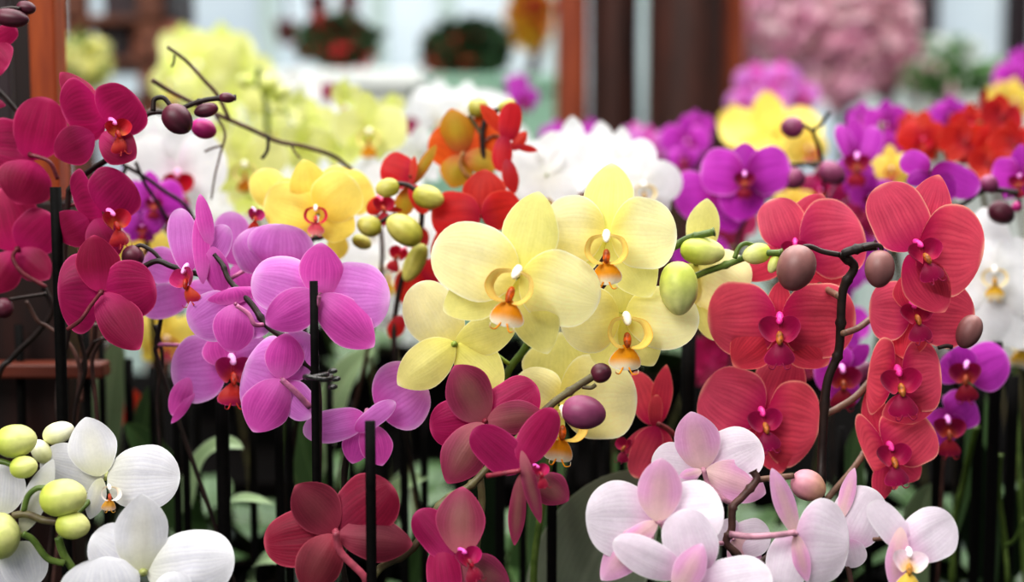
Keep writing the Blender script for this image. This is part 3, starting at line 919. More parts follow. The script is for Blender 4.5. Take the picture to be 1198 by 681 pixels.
# ---------------------------------------------------------------- blush orchid, front right
p = plant('blush white orchid at the front with pink backed flowers on a knobbly brown stem', (0.150, 0.880), 'brown_stem')
p.flower('blush', 'I', (480, 560), 0.95, [('p', 470, 570, 585, 545, 110), ('s', 480, 560, 540, 650, 100), ('p', 480, 560, 430, 520, 90)], None, True)
p.flower('blush', 'I', (395, 362), 0.93, [('p', 390, 362, 248, 335, 120), ('p', 400, 362, 560, 290, 160), ('s', 392, 362, 360, 198, 132), ('s', 400, 365, 572, 430, 120), ('s', 392, 366, 325, 382, 32)], None, True, [(395, 362), (410, 405), (450, 445), (485, 462)])
p.flower('blush', 'K', (215, 560), 0.92, [('s', 205, 505, 247, 356, 44), ('p', 218, 580, 300, 415, 150), ('p', 225, 560, 252, 640, 80)], None)
p.flower('blush', 'I', (265, 508), 0.885, [('p', 262, 510, 62, 500, 215), ('p', 270, 505, 450, 470, 185), ('s', 250, 520, 105, 675, 105), ('s', 265, 510, 150, 590, 60), ('s', 265, 510, 277, 330, 128)], None, True, [(268, 510), (290, 535), (325, 575), (400, 620)])
p.flower('blush', 'I', (655, 545), 0.89, [('p', 655, 540, 612, 710, 120), ('s', 660, 548, 588, 358, 62), ('p', 652, 572, 808, 580, 245, 12), ('s', 655, 545, 690, 680, 50)], None, True, [(655, 540), (600, 548), (530, 552), (470, 545)], pr=9)
p.flower('blush', 'K', (395, 590), 0.875, [('p', 395, 585, 292, 452, 85), ('p', 395, 592, 528, 500, 150), ('s', 378, 525, 358, 705, 64)], (400, 590, 120, -5, 10))
p.flower('blush', 'I', (340, 650), 0.865, [('p', 385, 660, 330, 476, 155), ('p', 335, 655, 138, 565, 105), ('p', 380, 705, 590, 660, 150), ('s', 318, 720, 392, 572, 90, 0, 10)], None)
p.bud('K', 70, 385, 162, 430, 88, 0.925, 'pink_bud', None)
p.stem('I', [(535, 366), (545, 392), (505, 440), (478, 470), (475, 530), (460, 570), (500, 620), (480, 720)], 0.91, 11, 0.90, True, nodes=6)
p.stem('I', [(545, 392), (590, 386), (650, 380)], 0.915, 9, 0.92, mat='tan_stem')
p.stem('I', [(460, 570), (520, 640), (590, 600)], 0.91, 9, 0.92)
p.stem('K', [(215, 570), (240, 700), (250, 760)], 0.925, 8, 0.91)
p.stem('K', [(300, 560), (350, 560), (395, 590)], 0.9, 6, 0.885, mat='tan_stem')

# ---------------------------------------------------------------- white orchid, front left
p = plant('snow white orchid at the front left with fat yellow green buds', (-0.298, 0.878), 'green_stem')
p.flower('snow', 'C', (335, 352), 0.93, [('p', 330, 350, 128, 290, 150), ('p', 340, 350, 574, 352, 205), ('s', 318, 345, 272, 156, 152), ('s', 322, 350, 285, 482, 62)], (345, 375, 80, 0, 15))
p.flower('snow', 'C', (455, 650), 0.885, [('p', 450, 645, 295, 530, 165), ('p', 462, 640, 742, 605, 215), ('s', 450, 655, 450, 402, 172)], None, True)
p.flower('snow', 'C', (40, 540), 0.90, [('p', -10, 470, 10, 305, 155), ('p', 5, 590, 25, 740, 150), ('p', 50, 555, 102, 700, 140), ('s', 68, 525, 170, 288, 78)], None)
p.flower('snow', 'C', (380, 760), 0.865, [('p', 335, 770, 318, 602, 240), ('p', 560, 760, 548, 648, 120)], None)
p.bud('C', -15, 242, 116, 225, 108, 0.90, 'green_bud', None)
p.bud('C', 33, 325, 118, 308, 74, 0.895, 'green_bud', [(-20, 298), (10, 300), (38, 310)], 10)
p.bud('C', 128, 425, 274, 402, 122, 0.89, 'green_bud', [(75, 455), (88, 410), (115, 385), (145, 382)], 10)
p.bud('C', 178, 495, 285, 508, 90, 0.89, 'green_bud', None)
p.bud('C', 138, 225, 234, 190, 72, 0.94, 'cream_bud', None)
p.bud('C', 155, 300, 108, 232, 62, 0.935, 'cream_bud', None)
p.bud('C', -50, 540, 60, 530, 150, 0.885, 'green_bud', None)
p.stem('C', [(40, 470), (85, 466), (135, 484), (185, 490)], 0.89, 12, 0.89, mat='olive_stem')
p.stem('C', [(185, 540), (200, 590), (235, 650), (250, 720)], 0.895, 13, 0.9, True)
p.stem('C', [(72, 528), (105, 548), (150, 605), (205, 622)], 0.885, 11, 0.893)
p.stem('C', [(320, 352), (285, 420), (230, 480), (190, 540)], 0.94, 9, 0.9)

# ---------------------------------------------------------------- yellow orchid with a red lip
p = plant('lemon yellow orchid with a crimson streaked lip above the lilac flowers', (-0.213, 1.194), 'dark_stem')
p.flower('lemon', 'D', (500, 160), 1.12, [('p', 500, 160, 610, 110, 160), ('p', 490, 150, 480, 40, 120), ('s', 490, 270, 490, 368, 75)], None)
p.flower('lemon', 'D', (280, 180), 1.10, [('p', 285, 180, 215, 55, 130), ('p', 290, 180, 340, 90, 100)], None)
p.flower('lemon', 'D', (412, 205), 1.05, [('s', 400, 215, 320, 282, 100), ('s', 425, 215, 548, 268, 140), ('s', 410, 210, 370, 18, 135), ('p', 412, 210, 234, 155, 180), ('p', 422, 205, 550, 90, 180)], (412, 182, 100, 0, 0))
p.stem('D', [(470, 275), (430, 290), (395, 305), (370, 400), (365, 760)], 1.07, 9, 1.12, True)

# ---------------------------------------------------------------- orange and scarlet orchid behind the cream one
p = plant('orange orchid with olive backed petals and green buds behind the cream orchid', (-0.057, 1.196), 'dark_stem')
p.flower('orange', 'N', (480, 530), 1.15, [('p', 480, 530, 362, 480, 140), ('p', 485, 530, 622, 440, 160), ('s', 475, 530, 438, 376, 120), ('s', 475, 535, 440, 650, 115), ('s', 485, 535, 600, 580, 90)], None, True, [(477, 530), (468, 565), (485, 600), (510, 620)])
p.flower('scarlet', 'N', (620, 480), 1.11, [('s', 625, 460, 538, 362, 50), ('s', 650, 520, 698, 455, 45), ('p', 628, 490, 655, 355, 80), ('s', 660, 505, 738, 522, 26), ('p', 620, 470, 610, 595, 70), ('s', 628, 550, 658, 672, 58)], None, True)
p.flower('orange', 'N', (300, 610), 1.10, [('s', 305, 640, 388, 498, 42), ('s', 300, 640, 260, 760, 70)], None)
p.flower('scarlet', 'N', (295, 610), 1.09, [('p', 302, 612, 196, 570, 130), ('s', 300, 640, 310, 540, 30), ('p', 300, 640, 350, 740, 60)], None)
p.flower('scarlet', 'D', (650, 190), 1.08, [('s', 640, 190, 715, 195, 20), ('p', 640, 200, 600, 160, 70)], (630, 150, 100, 10, 30))
p.flower('scarlet', 'F', (330, 215), 1.07, [('s', 335, 215, 347, 52, 155), ('s', 320, 230, 160, 350, 120), ('p', 332, 215, 160, 215, 175), ('p', 335, 215, 475, 180, 135)], None)
p.flower('scarlet', 'F', (150, 440), 1.12, [('p', 150, 440, 38, 480, 140), ('p', 150, 440, 190, 370, 90), ('s', 140, 330, 90, 250, 80), ('s', 60, 560, 20, 640, 60)], (70, 330, 90, -30, -30))
p.bud('D', 788, 312, 722, 442, 70, 1.08, 'olive_bud', None)
p.bud('D', 702, 108, 620, 128, 68, 1.06, 'olive_bud', [(765, 130), (730, 108), (695, 102)], 9)
p.bud('D', 750, 135, 856, 165, 82, 1.06, 'olive_bud', None)
p.bud('D', 640, 262, 556, 238, 74, 1.06, 'olive_bud', [(690, 208), (660, 222), (630, 240)], 7)
p.bud('D', 775, 305, 662, 222, 102, 1.05, 'olive_bud', None)
p.bud('D', 540, 290, 605, 320, 50, 1.09, 'olive_bud', None)
p.bud('N', 530, 408, 532, 336, 72, 1.14, 'olive_bud', None)
p.bud('N', 600, 380, 660, 350, 40, 1.14, 'olive_bud', None)
p.stem('N', [(600, 380), (565, 400), (545, 470), (556, 590)], 1.14, 10, 1.14)
p.stem('N', [(500, 400), (520, 430), (545, 470)], 1.14, 7, 1.14, mat='olive_stem')
p.stem('D', [(700, 100), (765, 130), (780, 220), (760, 320), (700, 480), (690, 760)], 1.10, 9, 1.12, True)

# ---------------------------------------------------------------- purple orchids on the right
p = plant('violet purple orchid above the salmon flowers, facing the viewer with pale rims', (0.189, 1.325), 'dark_stem')
p.flower('purple', 'H', (515, 140), 1.28, [('s', 540, 150, 590, 272, 120), ('p', 515, 140, 376, 140, 170), ('p', 520, 150, 640, 190, 130)], None)
p.flower('purple', 'H', (625, 75), 1.22, [('s', 625, 90, 600, 235, 160), ('s', 640, 90, 730, 140, 100), ('s', 625, 80, 625, -40, 110), ('p', 622, 75, 470, 55, 165), ('p', 632, 75, 785, 40, 165)], (625, 65, 90, 0, 0))
p.bud('H', 760, 85, 835, 85, 78, 1.22, 'plum_bud', [(790, 40), (830, 35), (870, 45)], 6)
p.stem('H', [(880, 40), (830, 35), (790, 45), (720, 90), (610, 270), (600, 420)], 1.25, 6, 1.28, True)

p = plant('magenta purple orchid with a raised dark lip beside the two bare twigs', (0.305, 1.300), 'dark_stem')
p.flower('purple', 'L', (310, 560), 1.28, [('p', 300, 570, 245, 430, 60), ('s', 300, 540, 300, 402, 66), ('p', 320, 570, 372, 436, 95), ('s', 300, 570, 235, 600, 70)], (310, 535, 110, 0, 0))
p.bloom('purple', 1002, 205, 1.32, 26, 20)
p.bloom('purple', 1020, 228, 1.3, 24, -20, 10)
p.bud('L', 125, 440, 45, 442, 76, 1.24, 'plum_bud', None)
p.bud('J', 180, 40, 268, 95, 78, 1.24, 'plum_bud', [(80, 40), (130, 35), (180, 30)], 7, smat='olive_stem')
p.stem('L', [(215, 388), (185, 430), (160, 456), (178, 510), (188, 560)], 1.25, 7, 1.26)
p.stem('L', [(118, 430), (140, 442), (160, 456)], 1.25, 7, 1.25)
p.stem('L', [(188, 560), (200, 700), (210, 900)], 1.26, 6, 1.3, True)

p = plant('deep purple orchid with two broad petals spread wide behind the salmon flower', (0.430, 1.343), 'dark_stem')
p.flower('purple', 'J', (560, 60), 1.14, [('s', 560, 70, 640, 160, 110), ('p', 560, 60, 462, 10, 90), ('p', 570, 50, 735, 130, 110), ('s', 560, 70, 480, 100, 60)], None)
p.bloom('purple', 1195, 205, 1.2, 36, -20)
p.bud('J', 745, 80, 790, 130, 62, 1.16, 'plum_bud', None)
p.bud('J', 770, 180, 850, 230, 80, 1.17, 'maroon_bud', None)
p.bud('J', 850, 175, 880, 190, 40, 1.17, 'magenta_bud', None)
p.stem('J', [(870, 135), (800, 125), (740, 130), (690, 165), (640, 190)], 1.16, 9, 1.17)
p.stem('J', [(830, 150), (850, 140), (880, 170)], 1.16, 5, 1.16)
p.stem('J', [(640, 190), (620, 400), (640, 800)], 1.2, 6, 1.25, True)

p = plant('purple orchid low on the right, drooping flowers under the salmon cascade', (0.348, 1.189), 'brown_stem')
p.flower('purple', 'K', (560, 92), 1.08, [('p', 560, 95, 490, 50, 110), ('s', 560, 95, 540, 10, 80), ('p', 565, 95, 682, 40, 140)], (565, 60, 110, 0, -10))
p.flower('purple', 'K', (515, 200), 1.08, [('s', 520, 200, 545, 150, 80), ('p', 510, 190, 462, 308, 100), ('p', 515, 215, 585, 165, 120), ('s', 510, 210, 540, 260, 70)], (510, 215, 110, 0, 10))
p.flower('purple', 'K', (215, 80), 1.08, [('p', 215, 90, 130, 90, 110), ('s', 225, 70, 288, 8, 50), ('p', 212, 80, 208, 10, 60), ('p', 215, 90, 220, 185, 90)], (210, 70, 120, 0, 10))
p.bud('K', 235, 120, 290, 60, 50, 1.09, 'plum_bud', None)
p.stem('K', [(450, 160), (490, 155), (530, 170)], 1.09, 7, 1.09)
p.stem('K', [(530, 110), (540, 170), (500, 330), (480, 700)], 1.1, 6, 1.15, True)

# ---------------------------------------------------------------- whites and others behind, softer
p = plant('white orchid with a yellow throat at the right border', (0.461, 1.228), 'green_stem', leafmat='leaf_mid')
p.flower('white', 'J', (785, 430), 1.2, [('s', 780, 420, 748, 182, 160), ('s', 770, 440, 750, 660, 170), ('s', 800, 440, 885, 680, 180), ('p', 785, 430, 680, 410, 240), ('p', 790, 430, 960, 400, 280)], (787, 395, 110, 0, 0))
p.bloom('white', 1192, 385, 1.26, 60, 10)

p = plant('white orchid with a red heart behind the crimson spray of buds', (-0.413, 1.506), 'dark_stem')
p.bloom('redheart', 207, 200, 1.26, 60, 5, 8)
p.bloom('redheart', 178, 168, 1.5, 40, -30)
p.bloom('redheart', 240, 225, 1.5, 46, 20, 10)

p = plant('purple orchid half hidden behind the crimson orchid', (-0.337, 1.378), 'dark_stem')
p.bloom('purple', 178, 232, 1.2, 34, 10)
p.bloom('purple', 165, 205, 1.32, 30, -20)
p.bloom('purple', 196, 252, 1.21, 28, 30)
p.bloom('purple', 166, 264, 1.2, 24, 0)

p = plant('bare brown orchid spike without flowers, crossing in front of the pale green orchids', (-0.193, 1.312), 'dark_stem')
p.stem('O', [(135, 162), (200, 210), (265, 280), (310, 330), (350, 412)], 1.1, 6, 1.12, mat='brown_stem', r1=7)
p.stem('O', [(85, 278), (150, 318), (300, 392), (420, 445), (520, 490), (620, 510), (740, 560), (850, 700), (870, 1000)], 1.11, 8, 1.2, True, 'brown_stem')
p.stem('O', [(160, 190), (158, 215), (150, 232)], 1.1, 4, 1.1, mat='dark_stem')
p.stem('O', [(300, 395), (335, 460), (320, 530), (300, 610), (288, 690)], 1.11, 5, 1.11, mat='brown_stem', r1=3)
p.stem('O', [(325, 505), (295, 512), (265, 525)], 1.11, 4, 1.11, mat='brown_stem')
p.stem('O', [(485, 470), (482, 520), (462, 550)], 1.12, 6, 1.12, mat='dark_stem')
p.stem('O', [(560, 495), (580, 530), (595, 548)], 1.13, 4, 1.13, mat='brown_stem')

p = plant('bare black orchid spike in front of the purple flowers at the left', (-0.317, 1.254), 'dark_stem')
p.stem('B', [(430, -20), (500, 20), (570, 70), (650, 130), (700, 260), (690, 500)], 1.12, 7, 1.16, True, 'dark_stem')
p.stem('B', [(470, -30), (500, 40), (545, 110), (580, 170)], 1.12, 6, 1.14, mat='dark_stem')
p.stem('B', [(425, -25), (435, -10), (420, 20)], 1.12, 7, 1.12, mat='dark_stem')

# pale green-yellow group, back left
for lab, pot, blooms, stems in (
    ('pale lime orchid, open face with an orange lip, right of the bare spike', (-0.134, 1.660), [(432, 152, 1.42, 44, -5, 0, 0, False), (404, 112, 1.55, 22, 40, 0, 0, True), (458, 126, 1.6, 20, -30, 0, 0, True), (395, 172, 1.5, 30, 40, 0, 0, True)], []),
    ('pale lime orchid with a hanging face and orange lip behind the lemon flower', (-0.253, 1.660), [(286, 190, 1.36, 46, 0, 6, 0, False), (296, 232, 1.42, 30, 10, 20, 0, True), (258, 160, 1.5, 28, -40, 0, 0, True)], []),
    ('pale lime orchid with nodding flowers beside the green bud spike', (-0.220, 1.900), [(352, 172, 1.5, 34, 45, -10, 0, True), (328, 192, 1.55, 30, -30, 10, 0, True), (368, 140, 1.56, 28, 30, 20, 0, True), (348, 122, 1.7, 22, 50, 0, 0, True), (316, 152, 1.65, 24, 0, 0, 0, False)], []),
    ('blurred yellow green orchid, topmost behind the upper bare twig', (-0.460, 2.220), [(232, 75, 2.15, 42, 0, 0, 0, False), (262, 62, 2.25, 36, 20, 0, 0, True), (205, 95, 2.15, 36, -20, 0, 0, False), (285, 85, 2.2, 36, 30, 0, 0, True), (240, 108, 2.1, 36, 10, 0, 0, False), (212, 52, 2.3, 26, 0, 0, 0, True)], []),
    ('blurred yellow green orchid below the topmost one, with upright buds', (-0.360, 2.020), [(272, 118, 1.95, 36, 20, 0, 0, True), (300, 105, 1.98, 30, -20, 0, 0, True), (315, 125, 1.95, 28, 20, 0, 0, False)], []),
):
    p = plant(lab, pot, 'green_stem', leafmat='leaf_mid')
    for x, y, d, r, yw, pi_, ro, bk in blooms:
        p.bloom('lime', x, y, d, r, yw, pi_, ro, bk)
    if 'bud spike' in lab:
        p.stem('O', [(455, 235), (450, 280), (475, 340), (480, 420), (488, 510), (500, 700)], 1.58, 9, 1.62, True)
        p.bud('O', 480, 330, 485, 255, 66, 1.57, 'green_bud', None)
        p.bud('O', 430, 290, 375, 275, 40, 1.58, 'green_bud', [(470, 310), (440, 295), (425, 290)], 6)
        p.bud('O', 500, 350, 560, 300, 34, 1.58, 'green_bud', None)

# white group in the middle distance
for lab, pot, blooms in (
    ('white orchid between the lemon and the orange flowers', (-0.080, 1.347), [(458, 212, 1.36, 34, 10, 5, 0, True), (428, 214, 1.42, 28, -20, 0, 0, False), (490, 182, 1.46, 36, 20, 0, 0, True), (448, 182, 1.6, 24, 0, 0, 0, True)]),
    ('white orchid low behind the orange buds', (-0.126, 1.541), [(452, 310, 1.3, 50, 10, 0, 0, False), (480, 255, 1.34, 46, -10, 0, 0, False), (440, 270, 1.36, 40, 0, 0, 0, False), (425, 350, 1.38, 46, 0, 0, 0, False), (500, 330, 1.36, 44, 0, 0, 0, False)]),
    ('bright white orchid just left of the topmost cream petal', (0.041, 1.371), [(640, 205, 1.24, 54, -10, 0, 0, True), (612, 185, 1.3, 40, 20, 0, 0, False), (672, 178, 1.34, 40, 0, 10, 0, True)]),
    ('bright white orchid to the right behind the cream orchid', (0.096, 1.477), [(752, 215, 1.24, 46, 10, 0, 0, False), (728, 190, 1.32, 40, -20, 0, 0, True), (705, 182, 1.4, 38, 0, 0, 0, True)]),
    ('white orchid glimpsed between the lime flowers and the white counter', (-0.30, 2.43), [(340, 112, 2.05, 34, 0, 0, 0, True), (262, 138, 1.95, 26, 0, 0, 0, True), (395, 140, 1.95, 26, 0, 0, 0, True), (308, 172, 1.85, 26, 0, 0, 0, True)]),
    ('white orchid far behind the orange flower, out of focus', (-0.100, 1.950), [(545, 128, 1.85, 34, 0, 0, 0, False), (515, 128, 1.9, 34, 20, 0, 0, False), (575, 132, 1.9, 28, -10, 0, 0, False), (590, 165, 1.8, 30, 0, 0, 0, False)]),
    ('white orchid filling the gap between the lime orchids and the red hearted one', (-0.274, 1.535), [(262, 245, 1.48, 42, 0, 0, 0, False), (245, 270, 1.46, 42, 10, 0, 0, False), (300, 262, 1.5, 36, 0, 0, 0, False), (330, 228, 1.52, 40, 0, 0, 0, False)]),
):
    p = plant(lab, pot, 'olive_stem', leafmat='leaf_mid')
    for x, y, d, r, yw, pi_, ro, bk in blooms:
        p.bloom('white', x, y, d, r, yw, pi_, ro, bk)

# reds, purples and yellows at the back right
for lab, kd, pot, blooms in (
    ('scarlet orchid facing the viewer behind the wide purple petals', 'scarlet', (0.385, 1.632), [(1079, 162, 1.4, 32, 10, 0, 0, False), (1062, 150, 1.5, 22, -30, 0, 0, False)]),
    ('scarlet orchid crowding the right border, many overlapping blooms', 'scarlet', (0.557, 1.418), [(1128, 168, 1.36, 32, 10, 0, 0, True), (1172, 138, 1.36, 30, 20, 0, 0, True), (1188, 172, 1.34, 32, -20, 0, 0, True), (1163, 165, 1.36, 27, 30, 0, 0, False), (1136, 145, 1.42, 24, 0, 0, 0, False), (1150, 122, 1.45, 18, 60, 0, 0, True), (1155, 192, 1.34, 24, 10, 0, 0, True)]),
    ('purple orchid, small and blurred, left of the scarlet ones', 'purple', (0.501, 1.660), [(1036, 145, 1.5, 28, 10, 0, 0, False), (1010, 140, 1.55, 20, -20, 0, 0, False), (1040, 172, 1.45, 22, 10, 0, 0, False)]),
    ('purple orchid, blurred, behind and between the scarlet ones', 'purple', (0.615, 1.627), [(1112, 135, 1.6, 24, 10, 0, 0, False), (1096, 140, 1.62, 18, 10, 0, 0, False)]),
    ('lilac purple orchid, blurred, at the upper right border', 'purple', (0.780, 2.050), [(1188, 92, 2.0, 26, 0, 0, 0, False), (1175, 108, 2.0, 18, 20, 0, 0, False), (1194, 70, 2.1, 16, 0, 0, 0, False)]),
    ('lemon orchid, blurred, above the scarlet ones at the border', 'lemon', (0.720, 1.900), [(1185, 118, 1.9, 28, 20, 0, 0, False), (1170, 112, 1.9, 18, 0, 0, 0, False)]),
    ('big lemon orchid, blurred, behind the round plum bud', 'lemon', (0.330, 1.920), [(900, 158, 1.75, 58, 0, 25, 0, True), (945, 172, 1.7, 30, 20, 0, 0, False), (862, 150, 1.8, 30, 30, 10, 0, True)]),
    ('lemon orchid peeping between the purple flowers', 'lemon', (0.266, 1.643), [(1043, 196, 1.38, 26, 0, 0, 0, False), (1012, 206, 1.4, 22, 0, 0, 0, False), (930, 240, 1.4, 26, 0, 0, 0, False)]),
    ('pink purple orchid, blurred, left of the violet flowers', 'purple', (0.200, 1.900), [(803, 165, 1.7, 30, 10, 0, 0, False), (815, 148, 1.75, 20, 0, 0, 0, False), (800, 185, 1.65, 20, 0, 0, 0, False)]),
    ('magenta orchid, blurred, between the pillars and the white flowers', 'purple', (0.055, 2.018), [(668, 168, 1.85, 30, 10, 0, 0, False), (690, 160, 1.9, 22, 0, 0, 0, False), (650, 160, 1.95, 20, 0, 0, 0, False)]),
    ('pale lilac orchid, blurred, under the dark pillars', 'lilac', (0.165, 2.062), [(758, 172, 1.85, 28, 10, 0, 0, False), (742, 162, 1.9, 20, 0, 0, 0, False)]),
    ('small magenta orchid, blurred, above the scarlet profile flower', 'purple', (-0.020, 2.300), [(612, 115, 2.2, 19, 10, 0, 0, False), (606, 98, 2.3, 14, 10, 0, 0, False)]),
    ('dark magenta orchid, blurred, between the lime flowers', 'crimson', (-0.200, 2.160), [(318, 133, 2.0, 14, 0, 0, 0, False), (388, 108, 2.1, 13, 0, 0, 0, False), (484, 152, 1.95, 18, 0, 0, 0, True)]),
    ('magenta orchid, far and blurred, in front of the pink blossom', 'lilac', (0.520, 2.500), [(885, 98, 2.45, 26, 0, 0, 0, False), (915, 92, 2.45, 24, 0, 0, 0, False), (870, 120, 2.4, 22, 0, 0, 0, False), (940, 112, 2.45, 20, 0, 0, 0, False), (905, 112, 2.4, 20, 10, 0, 0, True)]),
    ('dark crimson orchid in the gaps under the purple flowers', 'crimson', (0.219, 1.440), [(960, 222, 1.4, 28, 0, 0, 0, False), (995, 240, 1.38, 26, 0, 0, 0, True), (935, 225, 1.42, 24, 0, 0, 0, False), (825, 240, 1.4, 22, 0, 0, 0, True)]),
    ('deep purple orchid in the shadow between the salmon flowers', 'purple', (0.319, 1.533), [(975, 320, 1.34, 40, 10, 0, 0, False), (985, 380, 1.32, 34, -10, 0, 0, True), (955, 275, 1.38, 34, 0, 0, 0, True), (820, 300, 1.36, 34, 0, 0, 0, True), (1000, 300, 1.4, 36, 0, 0, 0, True)]),
    ('crimson orchid low in the shade behind the salmon flowers', 'crimson', (0.131, 1.660), [(835, 420, 1.42, 36, 0, 0, 0, True), (960, 410, 1.42, 38, 0, 0, 0, True), (850, 262, 1.46, 34, 0, 0, 0, True), (1000, 262, 1.45, 34, 0, 0, 0, True)]),
    ('small red orchid bloom, blurred, low behind the white front flowers', 'scarlet', (-0.473, 1.660), [(160, 480, 1.4, 24, 0, 0, 0, True), (138, 484, 1.42, 18, 0, 0, 0, True)]),
    ('lemon orchid low behind the lilac flowers', 'lemon', (-0.363, 1.614), [(195, 395, 1.35, 40, 0, 0, 0, False), (165, 292, 1.3, 36, 0, 0, 0, False)]),
):
    p = plant(lab, pot, 'olive_stem', leafmat='leaf_mid')
    for x, y, d, r, yw, pi_, ro, bk in blooms:
        p.bloom(kd, x, y, d, r, yw, pi_, ro, bk)

p = plant('young orchid with two slim pale green shoots at the lower right', (0.445, 1.461), 'green_stem', leafmat='leaf_mid')
p.stem('K', [(660, 320), (656, 430), (672, 560), (668, 720)], 1.16, 7, 1.2, True, nodes=5)
p.stem('K', [(592, 240), (570, 330), (555, 400), (530, 520), (520, 720)], 1.17, 9, 1.22, True, nodes=5)
p.stem('K', [(730, 500), (700, 560), (672, 580)], 1.16, 5, 1.17)

# foliage plants without flowers in view: the leaves that show between the stems
LEAVES = [
    ('leafy orchid with arching pale leaves under the lilac flowers', (-0.227, 1.426), [
        ('Z', [(215, 600), (235, 500), (285, 525)], 34, 1.22, 'leaf_lit', 1.18, 0.4), ('Z', [(262, 640), (240, 565), (320, 590)], 26, 1.22, 'leaf_lit', 1.15, 0.3),
        ('Z', [(240, 660), (190, 530), (145, 495)], 44, 1.25, 'leaf_mid', 1.2, 0.6), ('Z', [(300, 690), (290, 640), (340, 660)], 30, 1.2, 'leaf_lit', 1.15, 0.4)]),
    ('leafy orchid with broad green leaves behind the lilac and mauve flowers', (-0.040, 1.459), [
        ('Z', [(365, 560), (390, 430), (440, 410)], 44, 1.3, 'leaf_lit', 1.25, 0.5), ('Z', [(380, 600), (350, 520), (345, 470)], 40, 1.3, 'leaf_mid', 1.28, 0.6),
        ('Z', [(440, 640), (455, 560), (500, 560)], 34, 1.25, 'leaf_lit', 1.2, 0.5), ('Z', [(480, 690), (500, 600), (520, 590)], 30, 1.25, 'leaf_mid', 1.2, 0.5)]),
    ('leafy orchid with one broad grey green leaf behind the blush flowers', (0.048, 1.253), [
        ('Z', [(660, 760), (690, 610), (775, 560)], 130, 1.12, 'leaf_grey', 1.05, 0.75), ('Z', [(640, 700), (620, 600), (660, 520)], 34, 1.15, 'leaf_mid', 1.15, 0.6)]),
    ('leafy orchid with upright green leaves under the salmon cascade', (0.336, 1.415), [
        ('Z', [(1070, 690), (1070, 600), (1092, 565)], 48, 1.2, 'leaf_lit', 1.18, 0.8), ('Z', [(1010, 640), (985, 560), (1005, 495)], 30, 1.2, 'leaf_mid', 1.2, 0.8),
        ('Z', [(1110, 640), (1135, 560), (1142, 500)], 14, 1.22, 'leaf_mid', 1.22, 0.8), ('Z', [(1160, 700), (1165, 600), (1170, 540)], 12, 1.2, 'leaf_mid', 1.2, 0.8)]),
    ('leafy orchid with dim leaves in the shade at the right border', (0.530, 1.545), [
        ('Z', [(1180, 700), (1130, 600), (1150, 520)], 60, 1.35, 'leaf_shaded', 1.3, 0.7), ('Z', [(1150, 690), (1195, 600), (1230, 560)], 60, 1.35, 'leaf_shaded', 1.3, 0.5), ('Z', [(1130, 600), (1150, 480), (1130, 440)], 40, 1.4, 'leaf_mid', 1.4, 0.7)]),
    ('leafy orchid with pale leaves in the gap under the crimson orchid', (-0.529, 1.479), [
        ('Z', [(120, 560), (128, 440), (140, 395)], 40, 1.3, 'leaf_lit', 1.3, 0.8), ('Z', [(40, 520), (30, 430), (12, 350)], 40, 1.35, 'leaf_lit', 1.35, 0.7), ('Z', [(160, 560), (170, 480), (180, 450)], 30, 1.3, 'leaf_mid', 1.3, 0.7), ('Z', [(80, 540), (90, 470), (60, 420)], 30, 1.3, 'leaf_shaded', 1.3, 0.7)]),
    ('leafy orchid with dim leaves behind the cerise flowers', (0.186, 1.554), [
        ('Z', [(560, 690), (575, 560), (540, 500)], 46, 1.35, 'leaf_shaded', 1.35, 0.7), ('Z', [(600, 690), (640, 560), (660, 500)], 40, 1.35, 'leaf_mid', 1.35, 0.7), ('Z', [(760, 640), (740, 560), (720, 530)], 40, 1.35, 'leaf_mid', 1.35, 0.7)]),
]
for lab, pot, ls in LEAVES:
    p = plant(lab, pot, 'green_stem', leaves=2, leafmat='leaf_mid')
    for v_, pts_, w_, d_, m_, d2_, fc_ in ls:
        o_ = p.leaf(v_, pts_, w_, d_, m_, d2_, fc_)

for p in PLANTS:
    p.finish()

# ------------------------------------------------------------------ black plant stakes


def stake(x, ytop, d, wpx, label, group=None, lean=0.0):
    top = W(x, ytop, d)
    r = wpx * K * d / 2
    z0 = BENCH if top.y < 1.72 else TIER
    bot = Vector((top.x + lean, top.y, z0))
    root = None
    n = 10
    mb = MB()
    v, f, u = tube([bot.lerp(top, i / n) for i in range(n + 1)], r, r, 10, sm=False)
    mb.add(v, f, u)
    o = mb.link('plant_stake', ['black_rod'], None, bot)
    tag(o, label, 'stake', group)
    return o


